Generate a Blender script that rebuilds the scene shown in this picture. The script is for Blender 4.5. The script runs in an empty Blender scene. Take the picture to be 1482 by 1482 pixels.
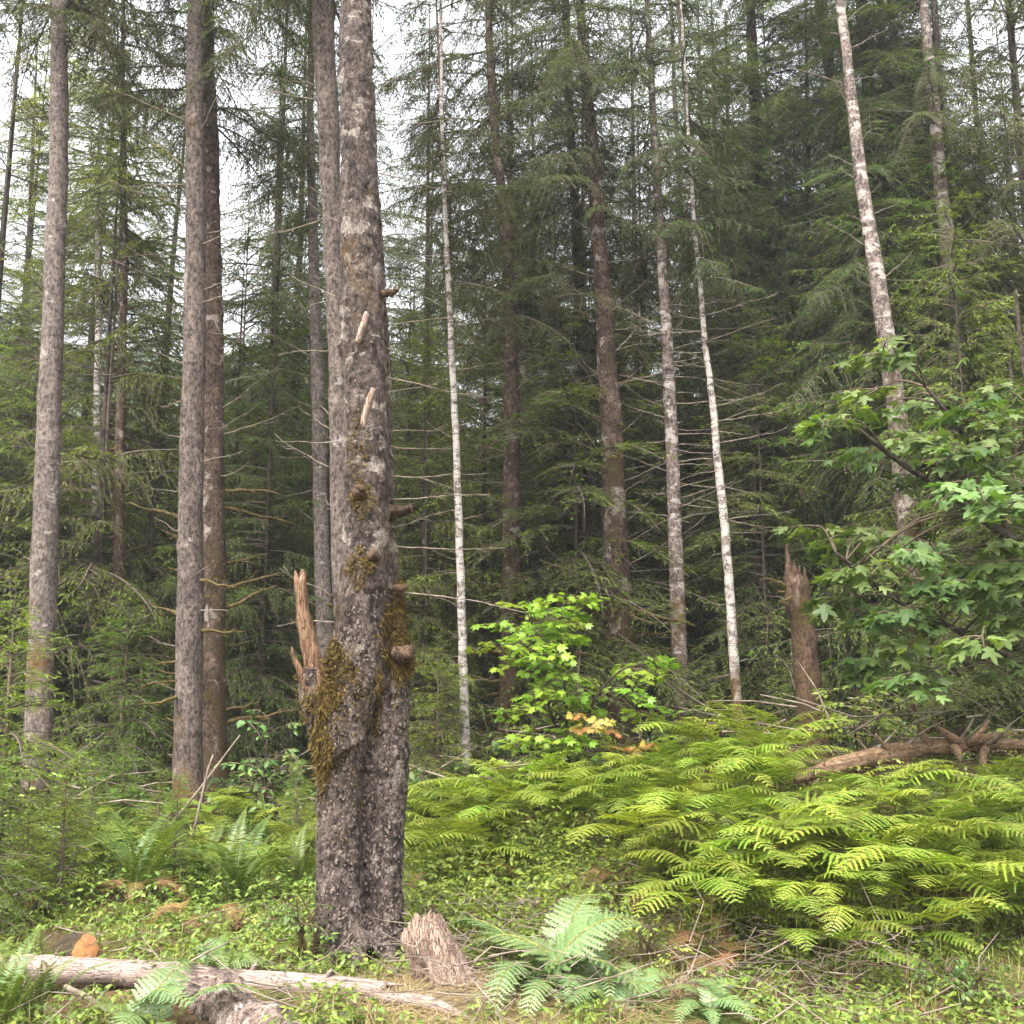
import bpy, math, random
import numpy as np
from mathutils import Vector, Matrix, Euler

random.seed(11)
rng = np.random.default_rng(11)
scene = bpy.context.scene
COL = scene.collection

# ------------------------------------------------------------------ camera model (used to turn photo pixels into places)
FPX = 1454.0
PITCH = math.radians(9.0)
CAMZ = 1.6
cp, sp = math.cos(PITCH), math.sin(PITCH)

def P(px, py, d):
    """world point seen at photo pixel (px,py) standing d metres away (world y = d)"""
    u = (px - 741.0) / FPX
    v = (741.0 - py) / FPX
    t = d / (cp - v * sp)
    return np.array([u * t, d, CAMZ + t * (sp + v * cp)])

def W(px, py, d):
    """metres per photo pixel there"""
    v = (741.0 - py) / FPX
    return d / (cp - v * sp) / FPX

def sstep(a, b, x):
    t = np.clip((x - a) / (b - a), 0, 1)
    return t * t * (3 - 2 * t)

# ------------------------------------------------------------------ numpy noise
def vnoise(p, seed=0):
    p = np.asarray(p, float)
    i = np.floor(p).astype(np.int64)
    f = p - i
    f = f * f * (3 - 2 * f)
    def h(dx, dy, dz):
        n = ((i[:, 0] + dx) * 374761393 + (i[:, 1] + dy) * 668265263 + (i[:, 2] + dz) * 1274126177 + seed * 974634777) & 0x7fffffff
        n = ((n ^ (n >> 13)) * 1103515245) & 0x7fffffff
        n = n ^ (n >> 16)
        return (n & 0xffff) / 65535.0
    x00 = h(0,0,0) * (1-f[:,0]) + h(1,0,0) * f[:,0]
    x10 = h(0,1,0) * (1-f[:,0]) + h(1,1,0) * f[:,0]
    x01 = h(0,0,1) * (1-f[:,0]) + h(1,0,1) * f[:,0]
    x11 = h(0,1,1) * (1-f[:,0]) + h(1,1,1) * f[:,0]
    y0 = x00 * (1-f[:,1]) + x10 * f[:,1]
    y1 = x01 * (1-f[:,1]) + x11 * f[:,1]
    return y0 * (1-f[:,2]) + y1 * f[:,2]

def fbm(p, oct=4, seed=0):
    p = np.asarray(p, float)
    a, s, tot = 0.5, 0.0, 0.0
    for o in range(oct):
        s = s + a * vnoise(p * (2 ** o) + o * 17.3, seed + o)
        tot += a
        a *= 0.5
    return s / tot

def ground_z(x, y):
    x = np.asarray(x, float); y = np.asarray(y, float)
    z = 0.40 * sstep(0.4, 3.0, x) * sstep(5.6, 8.0, y) * (1 - 0.5 * sstep(13, 22, y))
    z = z + 0.24 * sstep(-1.2, 0.6, x) * sstep(6.4, 8.2, y) * (1 - sstep(12, 18, y))
    z = z + 0.05 * np.sin(x * 1.3 + 0.4) * np.sin(y * 0.9) + 0.03 * np.sin(x * 3.1 + y * 2.3) + 0.02 * np.sin(x * 5.3 - y * 4.1)
    z = z + 0.012 * np.maximum(y - 14, 0)
    return z

def gz(x, y):
    return float(ground_z(x, y))

def G(px, py, dmin=3.0, dmax=40.0):
    d = dmin
    while d < dmax:
        q = P(px, py, d)
        if q[2] <= gz(q[0], q[1]):
            return q
        d += 0.03
    return P(px, py, dmax)

# ------------------------------------------------------------------ mesh building
class MB:
    def __init__(self):
        self.v = []; self.q = []; self.t = []; self.qm = []; self.tm = []; self.n = 0
    def add(self, v, q=None, t=None, m=0):
        v = np.asarray(v, float).reshape(-1, 3)
        if q is not None and len(q):
            q = np.asarray(q, np.int64).reshape(-1, 4)
            self.q.append(q + self.n); self.qm.append(np.broadcast_to(np.asarray(m, np.int32), (len(q),)))
        if t is not None and len(t):
            t = np.asarray(t, np.int64).reshape(-1, 3)
            self.t.append(t + self.n); self.tm.append(np.broadcast_to(np.asarray(m, np.int32), (len(t),)))
        self.v.append(v); self.n += len(v)
    def arrays(self):
        v = np.concatenate(self.v) if self.v else np.zeros((0, 3))
        q = np.concatenate(self.q) if self.q else np.zeros((0, 4), np.int64)
        qm = np.concatenate(self.qm) if self.qm else np.zeros(0, np.int32)
        t = np.concatenate(self.t) if self.t else np.zeros((0, 3), np.int64)
        tm = np.concatenate(self.tm) if self.tm else np.zeros(0, np.int32)
        return v, q, qm, t, tm
    def mesh(self, name, mats, smooth=True):
        v, q, qm, t, tm = self.arrays()
        me = bpy.data.meshes.new(name)
        me.vertices.add(len(v)); me.vertices.foreach_set('co', v.astype(np.float32).ravel())
        nl = len(q) * 4 + len(t) * 3
        me.loops.add(nl)
        me.loops.foreach_set('vertex_index', np.concatenate([q.ravel(), t.ravel()]).astype(np.int32))
        me.polygons.add(len(q) + len(t))
        ls = np.concatenate([np.arange(len(q)) * 4, len(q) * 4 + np.arange(len(t)) * 3]).astype(np.int32)
        me.polygons.foreach_set('loop_start', ls)
        me.polygons.foreach_set('material_index', np.concatenate([qm, tm]).astype(np.int32))
        me.polygons.foreach_set('use_smooth', np.full(len(q) + len(t), smooth))
        for m in mats:
            me.materials.append(m)
        me.update(calc_edges=True)
        return me

def catmull(pts, n):
    pts = np.asarray(pts, float)
    k = len(pts)
    if k < 3:
        s = np.linspace(0, 1, n)[:, None]
        return pts[0] * (1 - s) + pts[-1] * s
    ext = np.vstack([2 * pts[0] - pts[1], pts, 2 * pts[-1] - pts[-2]])
    out = []
    for s in np.linspace(0, k - 1 - 1e-9, n):
        i = int(s); t = s - i
        p0, p1, p2, p3 = ext[i], ext[i + 1], ext[i + 2], ext[i + 3]
        out.append(0.5 * ((2 * p1) + (-p0 + p2) * t + (2 * p0 - 5 * p1 + 4 * p2 - p3) * t * t + (-p0 + 3 * p1 - 3 * p2 + p3) * t ** 3))
    return np.array(out)

def tube(pts, rad, sides=6, cap=True, rfun=None):
    """returns verts, quads, tris"""
    pts = np.asarray(pts, float); n = len(pts)
    rad = np.broadcast_to(np.asarray(rad, float), (n,))
    tang = np.gradient(pts, axis=0)
    tang /= (np.linalg.norm(tang, axis=1)[:, None] + 1e-12)
    ref = np.array([0.0, 0.0, 1.0]) if abs(tang[n // 2][2]) < 0.8 else np.array([1.0, 0.0, 0.0])
    a = np.cross(tang, ref); a /= (np.linalg.norm(a, axis=1)[:, None] + 1e-12)
    b = np.cross(tang, a)
    th = np.arange(sides) * 2 * math.pi / sides
    R = rad[:, None] * np.ones(sides)[None]
    if rfun is not None:
        R = R * rfun(np.arange(n)[:, None] * np.ones(sides)[None], th[None] * np.ones(n)[:, None], pts)
    V = pts[:, None, :] + R[:, :, None] * (np.cos(th)[None, :, None] * a[:, None, :] + np.sin(th)[None, :, None] * b[:, None, :])
    V = V.reshape(-1, 3)
    i = np.arange(n - 1)[:, None] * sides; j = np.arange(sides)[None]; j2 = (j + 1) % sides
    Q = np.stack([i + j, i + j2, i + sides + j2, i + sides + j], -1).reshape(-1, 4)
    T = np.zeros((0, 3), int)
    if cap:
        V = np.vstack([V, pts[0], pts[-1]])
        c0 = n * sides; c1 = c0 + 1
        jj = np.arange(sides); jn = (jj + 1) % sides
        T = np.vstack([np.stack([np.full(sides, c0), jn, jj], -1), np.stack([np.full(sides, c1), (n - 1) * sides + jj, (n - 1) * sides + jn], -1)])
    return V, Q, T

def norm(a):
    return a / (np.linalg.norm(a, axis=-1, keepdims=True) + 1e-12)

def leaf_quads(base, dirs, length, width, upv=None):
    """diamond leaves"""
    n = len(base)
    d = norm(dirs)
    if upv is None:
        upv = norm(rng.normal(0, .5, (n, 3)) + np.array([0, 0, 1.0]))
    w = norm(np.cross(d, upv))
    length = np.broadcast_to(length, (n,))[:, None]; width = np.broadcast_to(width, (n,))[:, None]
    mid = base + d * length * 0.45
    V = np.stack([base, mid + w * width * .5, base + d * length, mid - w * width * .5], 1).reshape(-1, 3)
    Q = np.arange(n * 4).reshape(-1, 4)
    return V, Q

def put(tv, M, pos):
    """template verts (k,3) by matrices (n,3,3) and positions (n,3)"""
    return (np.einsum('nij,kj->nki', M, tv) + pos[:, None, :]).reshape(-1, 3)

def rep(tq, n, k):
    return (tq[None] + (np.arange(n) * k)[:, None, None]).reshape(-1, tq.shape[1])

def rotz(a):
    c, s = np.cos(a), np.sin(a)
    return np.array([[c, -s, 0], [s, c, 0], [0, 0, 1.0]])
def roty(a):
    c, s = np.cos(a), np.sin(a)
    return np.array([[c, 0, s], [0, 1.0, 0], [-s, 0, c]])
def rotx(a):
    c, s = np.cos(a), np.sin(a)
    return np.array([[1.0, 0, 0], [0, c, -s], [0, s, c]])

# ------------------------------------------------------------------ objects
def root(name, loc, label, cat, group=None, rz=0.0, scale=1.0):
    o = bpy.data.objects.new(name, None)
    o.empty_display_size = 0.2
    COL.objects.link(o)
    o.location = tuple(float(c) for c in loc); o.rotation_euler = (0, 0, rz); o.scale = (scale,) * 3
    o['label'] = label; o['category'] = cat
    if group: o['group'] = group
    return o

def part(name, me, parent, loc=(0, 0, 0), rot=None, scale=1.0, label=None):
    o = bpy.data.objects.new(name, me)
    COL.objects.link(o)
    o.parent = parent
    o.location = tuple(float(c) for c in loc)
    if rot is not None:
        o.rotation_euler = rot if isinstance(rot, (tuple, Euler)) else Matrix(rot.tolist()).to_euler()
    o.scale = (scale,) * 3 if not isinstance(scale, (tuple, list)) else tuple(scale)
    if label: o['label'] = label
    return o

def single(name, me, loc, label, cat, group=None, rot=(0, 0, 0), scale=1.0):
    o = bpy.data.objects.new(name, me); COL.objects.link(o)
    o.location = tuple(float(c) for c in loc); o.rotation_euler = rot; o.scale = (scale,) * 3
    o['label'] = label; o['category'] = cat
    if group: o['group'] = group
    return o

def setting(name, me, kind, label=None, cat=None):
    o = bpy.data.objects.new(name, me); COL.objects.link(o)
    o['kind'] = kind
    if label: o['label'] = label
    if cat: o['category'] = cat
    return o

# ------------------------------------------------------------------ materials
def newmat(name):
    m = bpy.data.materials.new(name); m.use_nodes = True
    nt = m.node_tree; nt.nodes.clear()
    return m, nt, nt.nodes, nt.links

def ramp(nodes, stops, interp='LINEAR'):
    r = nodes.new('ShaderNodeValToRGB'); cr = r.color_ramp; cr.interpolation = interp
    while len(cr.elements) < len(stops): cr.elements.new(0.5)
    for e, (p, c) in zip(cr.elements, stops):
        e.position = p; e.color = (*c, 1) if len(c) == 3 else c
    return r

def leafmat(name, cols, trans=0.35, tcol=None, rough=0.45, spec=0.35, hue=0.02, val=0.25):
    m, nt, N, L = newmat(name)
    geo = N.new('ShaderNodeNewGeometry')
    k = len(cols)
    r = ramp(N, [(i / max(1, k - 1), c) for i, c in enumerate(cols)])
    L.new(geo.outputs['Random Per Island'], r.inputs[0])
    oi = N.new('ShaderNodeObjectInfo')
    mh = N.new('ShaderNodeMapRange'); mh.inputs[3].default_value = .5 - hue; mh.inputs[4].default_value = .5 + hue
    mv = N.new('ShaderNodeMapRange'); mv.inputs[3].default_value = 1 - val; mv.inputs[4].default_value = 1 + val
    L.new(oi.outputs['Random'], mh.inputs[0]); 
    ml = N.new('ShaderNodeMath'); ml.operation = 'MULTIPLY'; ml.inputs[1].default_value = 7.31
    fr = N.new('ShaderNodeMath'); fr.operation = 'FRACT'
    L.new(oi.outputs['Random'], ml.inputs[0]); L.new(ml.outputs[0], fr.inputs[0]); L.new(fr.outputs[0], mv.inputs[0])
    hs = N.new('ShaderNodeHueSaturation')
    L.new(r.outputs[0], hs.inputs['Color']); L.new(mh.outputs[0], hs.inputs['Hue']); L.new(mv.outputs[0], hs.inputs['Value'])
    pb = N.new('ShaderNodeBsdfPrincipled'); pb.inputs['Roughness'].default_value = rough
    pb.inputs['Specular IOR Level'].default_value = spec
    L.new(hs.outputs[0], pb.inputs['Base Color'])
    tr = N.new('ShaderNodeBsdfTranslucent')
    tm = N.new('ShaderNodeMixRGB'); tm.blend_type = 'MULTIPLY'; tm.inputs[0].default_value = 1
    tm.inputs[2].default_value = (*(tcol or (1.5, 1.5, .6)), 1)
    L.new(hs.outputs[0], tm.inputs[1]); L.new(tm.outputs[0], tr.inputs['Color'])
    mx = N.new('ShaderNodeMixShader'); mx.inputs[0].default_value = trans
    out = N.new('ShaderNodeOutputMaterial')
    L.new(pb.outputs[0], mx.inputs[1]); L.new(tr.outputs[0], mx.inputs[2]); L.new(mx.outputs[0], out.inputs[0])
    return m

def barkmat(name, dark, mid, light, light_amt=0.5, sharp=.05, blotch=.95, moss=0.0, moss_h=3.0, band=1.0, scale=1.0, mosscol=(.10, .055, .014), bump=0.6, crack=0.5, patch=3.0):
    """light_amt: share of pale lichen patches; moss: strength near the foot up to moss_h metres"""
    m, nt, N, L = newmat(name)
    tc = N.new('ShaderNodeTexCoord')
    oi = N.new('ShaderNodeObjectInfo')
    off = N.new('ShaderNodeVectorMath'); off.operation = 'SCALE'
    cmb = N.new('ShaderNodeCombineXYZ'); cmb.inputs[0].default_value = 31; cmb.inputs[1].default_value = 17; cmb.inputs[2].default_value = 0
    L.new(cmb.outputs[0], off.inputs[0]); L.new(oi.outputs['Random'], off.inputs['Scale'])
    add = N.new('ShaderNodeVectorMath'); add.operation = 'ADD'
    L.new(tc.outputs['Object'], add.inputs[0]); L.new(off.outputs[0], add.inputs[1])
    def mapping(s):
        mp = N.new('ShaderNodeMapping'); mp.inputs['Scale'].default_value = s
        L.new(add.outputs[0], mp.inputs[0]); return mp
    def noise(s, det, rgh=.6, sc=1.0, dist=0):
        mp = mapping(s); n = N.new('ShaderNodeTexNoise')
        n.inputs['Scale'].default_value = sc; n.inputs['Detail'].default_value = det; n.inputs['Roughness'].default_value = rgh
        n.inputs['Distortion'].default_value = dist
        L.new(mp.outputs[0], n.inputs['Vector']); return n
    fine = noise((34 * scale, 34 * scale, 20 * scale), 5, .7)
    r1 = ramp(N, [(.39, dark), (.50, mid), (.63, tuple(min(1, c * 1.5) for c in mid))])
    L.new(fine.outputs[0], r1.inputs[0])
    midn = noise((7 * scale, 7 * scale, 4.5 * scale), 6, .7, 1.0, .8)
    rmid = ramp(N, [(.38, (.34, .32, .31)), (.50, (.88, .88, .88)), (.61, (1.35, 1.32, 1.3))]); L.new(midn.outputs[0], rmid.inputs[0])
    mmid = N.new('ShaderNodeMixRGB'); mmid.blend_type = 'MULTIPLY'; mmid.inputs[0].default_value = blotch
    L.new(r1.outputs[0], mmid.inputs[1]); L.new(rmid.outputs[0], mmid.inputs[2]); r1 = mmid
    # pale patches, broken by bands round the stem
    pat = noise((patch * scale, patch * scale, patch * 1.6 * band * scale), 6, .65, 1.0, .4)
    thr = .66 - .26 * light_amt
    r2 = ramp(N, [(thr, (0, 0, 0)), (thr + sharp, (1, 1, 1))])
    L.new(pat.outputs[0], r2.inputs[0])
    fine2 = noise((60 * scale, 60 * scale, 60 * scale), 3, .6)
    r2b = ramp(N, [(.3, (.35, .35, .35)), (.6, (1, 1, 1))]); L.new(fine2.outputs[0], r2b.inputs[0])
    mul = N.new('ShaderNodeMath'); mul.operation = 'MULTIPLY'
    L.new(r2.outputs[0], mul.inputs[0]); L.new(r2b.outputs[0], mul.inputs[1])
    mx = N.new('ShaderNodeMixRGB'); L.new(mul.outputs[0], mx.inputs[0]); L.new(r1.outputs[0], mx.inputs[1]); mx.inputs[2].default_value = (*light, 1)
    # horizontal dark lenticel rings
    ring = noise((3 * scale, 3 * scale, 26 * scale), 3, .6)
    r3 = ramp(N, [(.60, (1, 1, 1)), (.68, tuple([.35] * 3))]); L.new(ring.outputs[0], r3.inputs[0])
    mr = N.new('ShaderNodeMixRGB'); mr.blend_type = 'MULTIPLY'; mr.inputs[0].default_value = min(1, .75 * band)
    L.new(mx.outputs[0], mr.inputs[1]); L.new(r3.outputs[0], mr.inputs[2])
    # vertical cracks
    mpv = mapping((26 * scale, 26 * scale, 7 * scale)); vo = N.new('ShaderNodeTexVoronoi'); vo.feature = 'DISTANCE_TO_EDGE'
    wob = N.new('ShaderNodeTexNoise'); wob.inputs['Scale'].default_value = 3; L.new(mpv.outputs[0], wob.inputs['Vector'])
    wm = N.new('ShaderNodeMixRGB'); wm.blend_type = 'ADD'; wm.inputs[0].default_value = .5
    L.new(mpv.outputs[0], wm.inputs[1]); L.new(wob.outputs['Color'], wm.inputs[2]); L.new(wm.outputs[0], vo.inputs['Vector'])
    r4 = ramp(N, [(.0, tuple([.3] * 3)), (.14, (1, 1, 1))]); L.new(vo.outputs['Distance'], r4.inputs[0])
    mc = N.new('ShaderNodeMixRGB'); mc.blend_type = 'MULTIPLY'; mc.inputs[0].default_value = crack
    L.new(mr.outputs[0], mc.inputs[1]); L.new(r4.outputs[0], mc.inputs[2])
    last = mc
    if moss > 0:
        mn = noise((2.2, 2.2, 1.3), 6, .7, 1.0, .3)
        sx = N.new('ShaderNodeSeparateXYZ'); L.new(tc.outputs['Object'], sx.inputs[0])
        hr = N.new('ShaderNodeMapRange'); hr.inputs[1].default_value = 0; hr.inputs[2].default_value = moss_h
        hr.inputs[3].default_value = .30 * moss; hr.inputs[4].default_value = -.12
        L.new(sx.outputs[2], hr.inputs[0])
        sm = N.new('ShaderNodeMath'); L.new(mn.outputs[0], sm.inputs[0]); L.new(hr.outputs[0], sm.inputs[1])
        r5 = ramp(N, [(.50, (0, 0, 0)), (.64, (1, 1, 1))]); L.new(sm.outputs[0], r5.inputs[0])
        mcl = noise((40, 40, 40), 3, .6)
        r6 = ramp(N, [(.3, tuple(c * .45 for c in mosscol)), (.7, tuple(c * 1.5 for c in mosscol))]); L.new(mcl.outputs[0], r6.inputs[0])
        mm = N.new('ShaderNodeMixRGB'); L.new(r5.outputs[0], mm.inputs[0]); L.new(last.outputs[0], mm.inputs[1]); L.new(r6.outputs[0], mm.inputs[2])
        last = mm
    pb = N.new('ShaderNodeBsdfPrincipled'); pb.inputs['Roughness'].default_value = .85; pb.inputs['Specular IOR Level'].default_value = .2
    L.new(last.outputs[0], pb.inputs['Base Color'])
    hsum = N.new('ShaderNodeMath'); hsum.operation = 'MULTIPLY'; L.new(fine.outputs[0], hsum.inputs[0]); L.new(r4.outputs[0], hsum.inputs[1])
    bp = N.new('ShaderNodeBump'); bp.inputs['Strength'].default_value = bump; bp.inputs['Distance'].default_value = .03
    L.new(hsum.outputs[0], bp.inputs['Height']); L.new(bp.outputs[0], pb.inputs['Normal'])
    out = N.new('ShaderNodeOutputMaterial'); L.new(pb.outputs[0], out.inputs[0])
    return m

def woodmat(name, c1, c2, c3, axis_scale=(3, 60, 60), crackamt=.8, bump=.5, detail_scale=1.0):
    """weathered bare wood with grain along local x"""
    m, nt, N, L = newmat(name)
    tc = N.new('ShaderNodeTexCoord')
    mp = N.new('ShaderNodeMapping'); mp.inputs['Scale'].default_value = axis_scale; L.new(tc.outputs['Object'], mp.inputs[0])
    n1 = N.new('ShaderNodeTexNoise'); n1.inputs['Scale'].default_value = 1; n1.inputs['Detail'].default_value = 6; n1.inputs['Roughness'].default_value = .65
    L.new(mp.outputs[0], n1.inputs['Vector'])
    r1 = ramp(N, [(.28, c1), (.5, c2), (.74, c3)]); L.new(n1.outputs[0], r1.inputs[0])
    n2 = N.new('ShaderNodeTexNoise'); n2.inputs['Scale'].default_value = 3.5; n2.inputs['Detail'].default_value = 5
    L.new(tc.outputs['Object'], n2.inputs['Vector'])
    r2 = ramp(N, [(.3, (.55, .5, .46)), (.62, (1.05, 1.0, .97))]); L.new(n2.outputs[0], r2.inputs[0])
    mu = N.new('ShaderNodeMixRGB'); mu.blend_type = 'MULTIPLY'; mu.inputs[0].default_value = .9
    L.new(r1.outputs[0], mu.inputs[1]); L.new(r2.outputs[0], mu.inputs[2])
    mp2 = N.new('ShaderNodeMapping'); mp2.inputs['Scale'].default_value = tuple(a * .45 for a in axis_scale); L.new(tc.outputs['Object'], mp2.inputs[0])
    vo = N.new('ShaderNodeTexVoronoi'); vo.feature = 'DISTANCE_TO_EDGE'; L.new(mp2.outputs[0], vo.inputs['Vector'])
    r3 = ramp(N, [(0, (.12, .09, .08)), (.06, (1, 1, 1))]); L.new(vo.outputs['Distance'], r3.inputs[0])
    mk = N.new('ShaderNodeMixRGB'); mk.blend_type = 'MULTIPLY'; mk.inputs[0].default_value = crackamt
    L.new(mu.outputs[0], mk.inputs[1]); L.new(r3.outputs[0], mk.inputs[2])
    pb = N.new('ShaderNodeBsdfPrincipled'); pb.inputs['Roughness'].default_value = .8; pb.inputs['Specular IOR Level'].default_value = .2
    L.new(mk.outputs[0], pb.inputs['Base Color'])
    hm = N.new('ShaderNodeMath'); hm.operation = 'MULTIPLY'; L.new(n1.outputs[0], hm.inputs[0]); L.new(r3.outputs[0], hm.inputs[1])
    bp = N.new('ShaderNodeBump'); bp.inputs['Strength'].default_value = bump; bp.inputs['Distance'].default_value = .012
    L.new(hm.outputs[0], bp.inputs['Height']); L.new(bp.outputs[0], pb.inputs['Normal'])
    out = N.new('ShaderNodeOutputMaterial'); L.new(pb.outputs[0], out.inputs[0])
    return m

def plainmat(name, c1, c2, sc=20, rough=.85):
    m, nt, N, L = newmat(name)
    tc = N.new('ShaderNodeTexCoord'); n1 = N.new('ShaderNodeTexNoise'); n1.inputs['Scale'].default_value = sc; n1.inputs['Detail'].default_value = 5
    L.new(tc.outputs['Object'], n1.inputs['Vector'])
    r1 = ramp(N, [(.3, c1), (.7, c2)]); L.new(n1.outputs[0], r1.inputs[0])
    pb = N.new('ShaderNodeBsdfPrincipled'); pb.inputs['Roughness'].default_value = rough; pb.inputs['Specular IOR Level'].default_value = .2
    L.new(r1.outputs[0], pb.inputs['Base Color'])
    out = N.new('ShaderNodeOutputMaterial'); L.new(pb.outputs[0], out.inputs[0])
    return m

M = {}
NK = dict(rough=.6, spec=.12, tcol=(1.6, 1.6, .5))
M['needle_spruce'] = leafmat('spruce_needles', [(.037, .056, .016), (.060, .086, .025), (.088, .116, .032)], .36, val=.3, **NK)
M['needle_hemlock'] = leafmat('hemlock_needles', [(.039, .070, .014), (.066, .106, .021), (.098, .142, .029)], .38, val=.3, **NK)
M['needle_under'] = leafmat('brightened_understory_needles', [(.066, .102, .016), (.102, .148, .025), (.142, .184, .036)], .38, val=.3, **NK)  # needle colour raised in place of light reaching the understory
M['needle_bright'] = leafmat('young_hemlock_needles', [(.085, .135, .018), (.125, .180, .026), (.165, .22, .036)], .36, val=.15, **NK)
M['needle_lit_tint'] = leafmat('lit_tint_needles', [(.12, .16, .025), (.17, .21, .035), (.22, .25, .05)], .42, val=.2, **NK)  # paler needle colour stands for light falling on trees in the gaps
M['twig'] = plainmat('twig_wood', (.045, .032, .024), (.11, .085, .066), 30)
M['bracken'] = leafmat('bracken_leaf', [(.095, .165, .018), (.15, .225, .025), (.215, .285, .036), (.29, .315, .055)], .38, hue=.022, val=.34, rough=.36, spec=.5)
M['bracken_dead'] = leafmat('dead_bracken_leaf', [(.16, .08, .03), (.24, .14, .06), (.20, .11, .05)], .2, tcol=(1, 1, 1), val=.2)
M['ladyfern'] = leafmat('lady_fern_leaf', [(.10, .16, .055), (.135, .205, .075), (.165, .235, .09)], .3, tcol=(1.3, 1.4, .7), val=.1, rough=.4, spec=.5)
M['swordfern'] = leafmat('sword_fern_leaf', [(.05, .085, .014), (.08, .125, .022), (.11, .155, .03)], .3, val=.15)
M['bigmaple'] = leafmat('bigleaf_maple_leaf', [(.058, .095, .026), (.090, .138, .037), (.128, .178, .056)], .33, tcol=(1.6, 1.7, .45), val=.25, rough=.5, spec=.25)
M['vinemaple'] = leafmat('vine_maple_leaf', [(.14, .24, .022), (.20, .31, .030), (.27, .38, .042)], .42, val=.2)
M['vinemaple_orange'] = leafmat('vine_maple_turning_leaf', [(.26, .26, .04), (.36, .25, .06), (.42, .20, .08), (.30, .30, .05)], .35, tcol=(1.2, 1.2, .7), val=.08)
M['shrubleaf'] = leafmat('shrub_leaf', [(.05, .10, .022), (.085, .14, .03), (.12, .18, .045)], .33, val=.25)
M['paleleaf'] = leafmat('pale_sapling_leaf', [(.20, .27, .05), (.27, .33, .07), (.33, .38, .10)], .4, val=.1)
M['cover'] = leafmat('ground_cover_leaf', [(.06, .11, .018), (.11, .17, .028), (.16, .22, .035), (.20, .24, .05)], .3, val=.1)
M['bramble'] = leafmat('bramble_leaf', [(.06, .105, .016), (.105, .155, .022), (.16, .21, .03)], .32, val=.1)
M['grass'] = leafmat('green_grass_blade', [(.10, .14, .025), (.16, .20, .035), (.22, .24, .06)], .3)
M['drygrass'] = leafmat('dry_grass_blade', [(.20, .135, .065), (.29, .205, .105), (.38, .29, .17)], .2, tcol=(1, 1, 1))
M['deadneedle'] = leafmat('dead_needles', [(.11, .06, .03), (.17, .09, .045)], .2, tcol=(1, 1, 1))
M['stalk'] = plainmat('fern_stalk', (.10, .10, .02), (.20, .20, .05), 20)
M['darkstalk'] = plainmat('shrub_stem', (.05, .035, .022), (.12, .09, .06), 20)
M['moss'] = leafmat('hanging_moss', [(.050, .032, .010), (.085, .053, .016), (.13, .085, .024), (.085, .072, .020)], .2, tcol=(1, .9, .5), rough=.9, spec=.1, val=.15)
M['deadbranch'] = plainmat('dead_branch_wood', (.085, .062, .046), (.26, .21, .165), 9)
M['mossbranch'] = plainmat('mossy_branch_wood', (.045, .032, .012), (.13, .092, .034), 22)

# barks
M['bark_main'] = barkmat('scaly_grey_bark', (.032, .022, .018), (.128, .097, .083), (.38, .325, .28), .40, sharp=.03, moss=.22, moss_h=3.4, band=.7, scale=1.0, bump=1.0, crack=.55, patch=5.5)
M['bark_main_low'] = barkmat('rough_flaky_bark', (.027, .019, .015), (.124, .094, .080), (.34, .29, .255), .26, sharp=.04, moss=.0, moss_h=4.5, band=.3, scale=1.0, bump=1.0, crack=.9, patch=16)
M['bark_flake'] = plainmat('bark_flakes', (.028, .020, .016), (.155, .120, .103), 30)
M['bark_grey'] = barkmat('banded_grey_bark', (.060, .045, .038), (.155, .124, .110), (.38, .335, .305), .26, blotch=.5, moss=.10, moss_h=3, band=1.0, scale=1.1, crack=.5, patch=4.5)
M['bark_fir'] = barkmat('furrowed_fir_bark', (.040, .029, .025), (.140, .108, .094), (.36, .315, .29), .14, blotch=.6, moss=.18, moss_h=3, band=.4, scale=1.0, crack=.8, patch=5)
M['bark_red'] = barkmat('reddish_mossy_bark', (.032, .019, .014), (.100, .066, .051), (.34, .285, .25), .34, sharp=.03, moss=.50, moss_h=7, band=.6, scale=1.1, crack=.6, patch=4, mosscol=(.055, .036, .015))
M['bark_birch'] = barkmat('white_banded_bark', (.09, .07, .06), (.30, .25, .225), (.60, .55, .51), .75, moss=.18, moss_h=2.2, band=1.3, scale=1.3, crack=.3, patch=4.5)
M['bark_alder'] = barkmat('mottled_alder_bark', (.06, .045, .038), (.20, .155, .14), (.50, .44, .40), .52, moss=.30, moss_h=4, band=1.1, scale=1.2, crack=.4, patch=4)
M['bark_birchfoot'] = barkmat('mossy_footed_birch_bark', (.06, .045, .038), (.20, .155, .14), (.50, .44, .40), .52, moss=1.1, moss_h=6.0, band=1.1, scale=1.2, crack=.4, patch=4, mosscol=(.055, .036, .014))
M['bark_dark'] = barkmat('dark_conifer_bark', (.020, .015, .012), (.070, .052, .042), (.22, .19, .17), .16, moss=.35, moss_h=4, band=.4, scale=1.1, crack=.6, patch=4, mosscol=(.06, .042, .014))
M['bark_snag'] = barkmat('rotten_snag_bark', (.026, .016, .011), (.095, .058, .038), (.20, .16, .12), .10, moss=.35, moss_h=5, band=.3, scale=1.1, crack=.8, patch=4, mosscol=(.07, .045, .014))
M['deadwood'] = woodmat('pale_weathered_wood', (.13, .095, .078), (.30, .24, .21), (.43, .36, .325), crackamt=.9, bump=.8)
M['deadwood_v'] = woodmat('upright_weathered_wood', (.10, .062, .045), (.31, .225, .18), (.50, .40, .33), axis_scale=(42, 42, 4), crackamt=.95, bump=1.0)
M['rotwood'] = woodmat('rotten_brown_wood', (.05, .028, .016), (.17, .10, .06), (.33, .22, .14), axis_scale=(40, 40, 4), crackamt=.9, bump=1.0)
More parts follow.
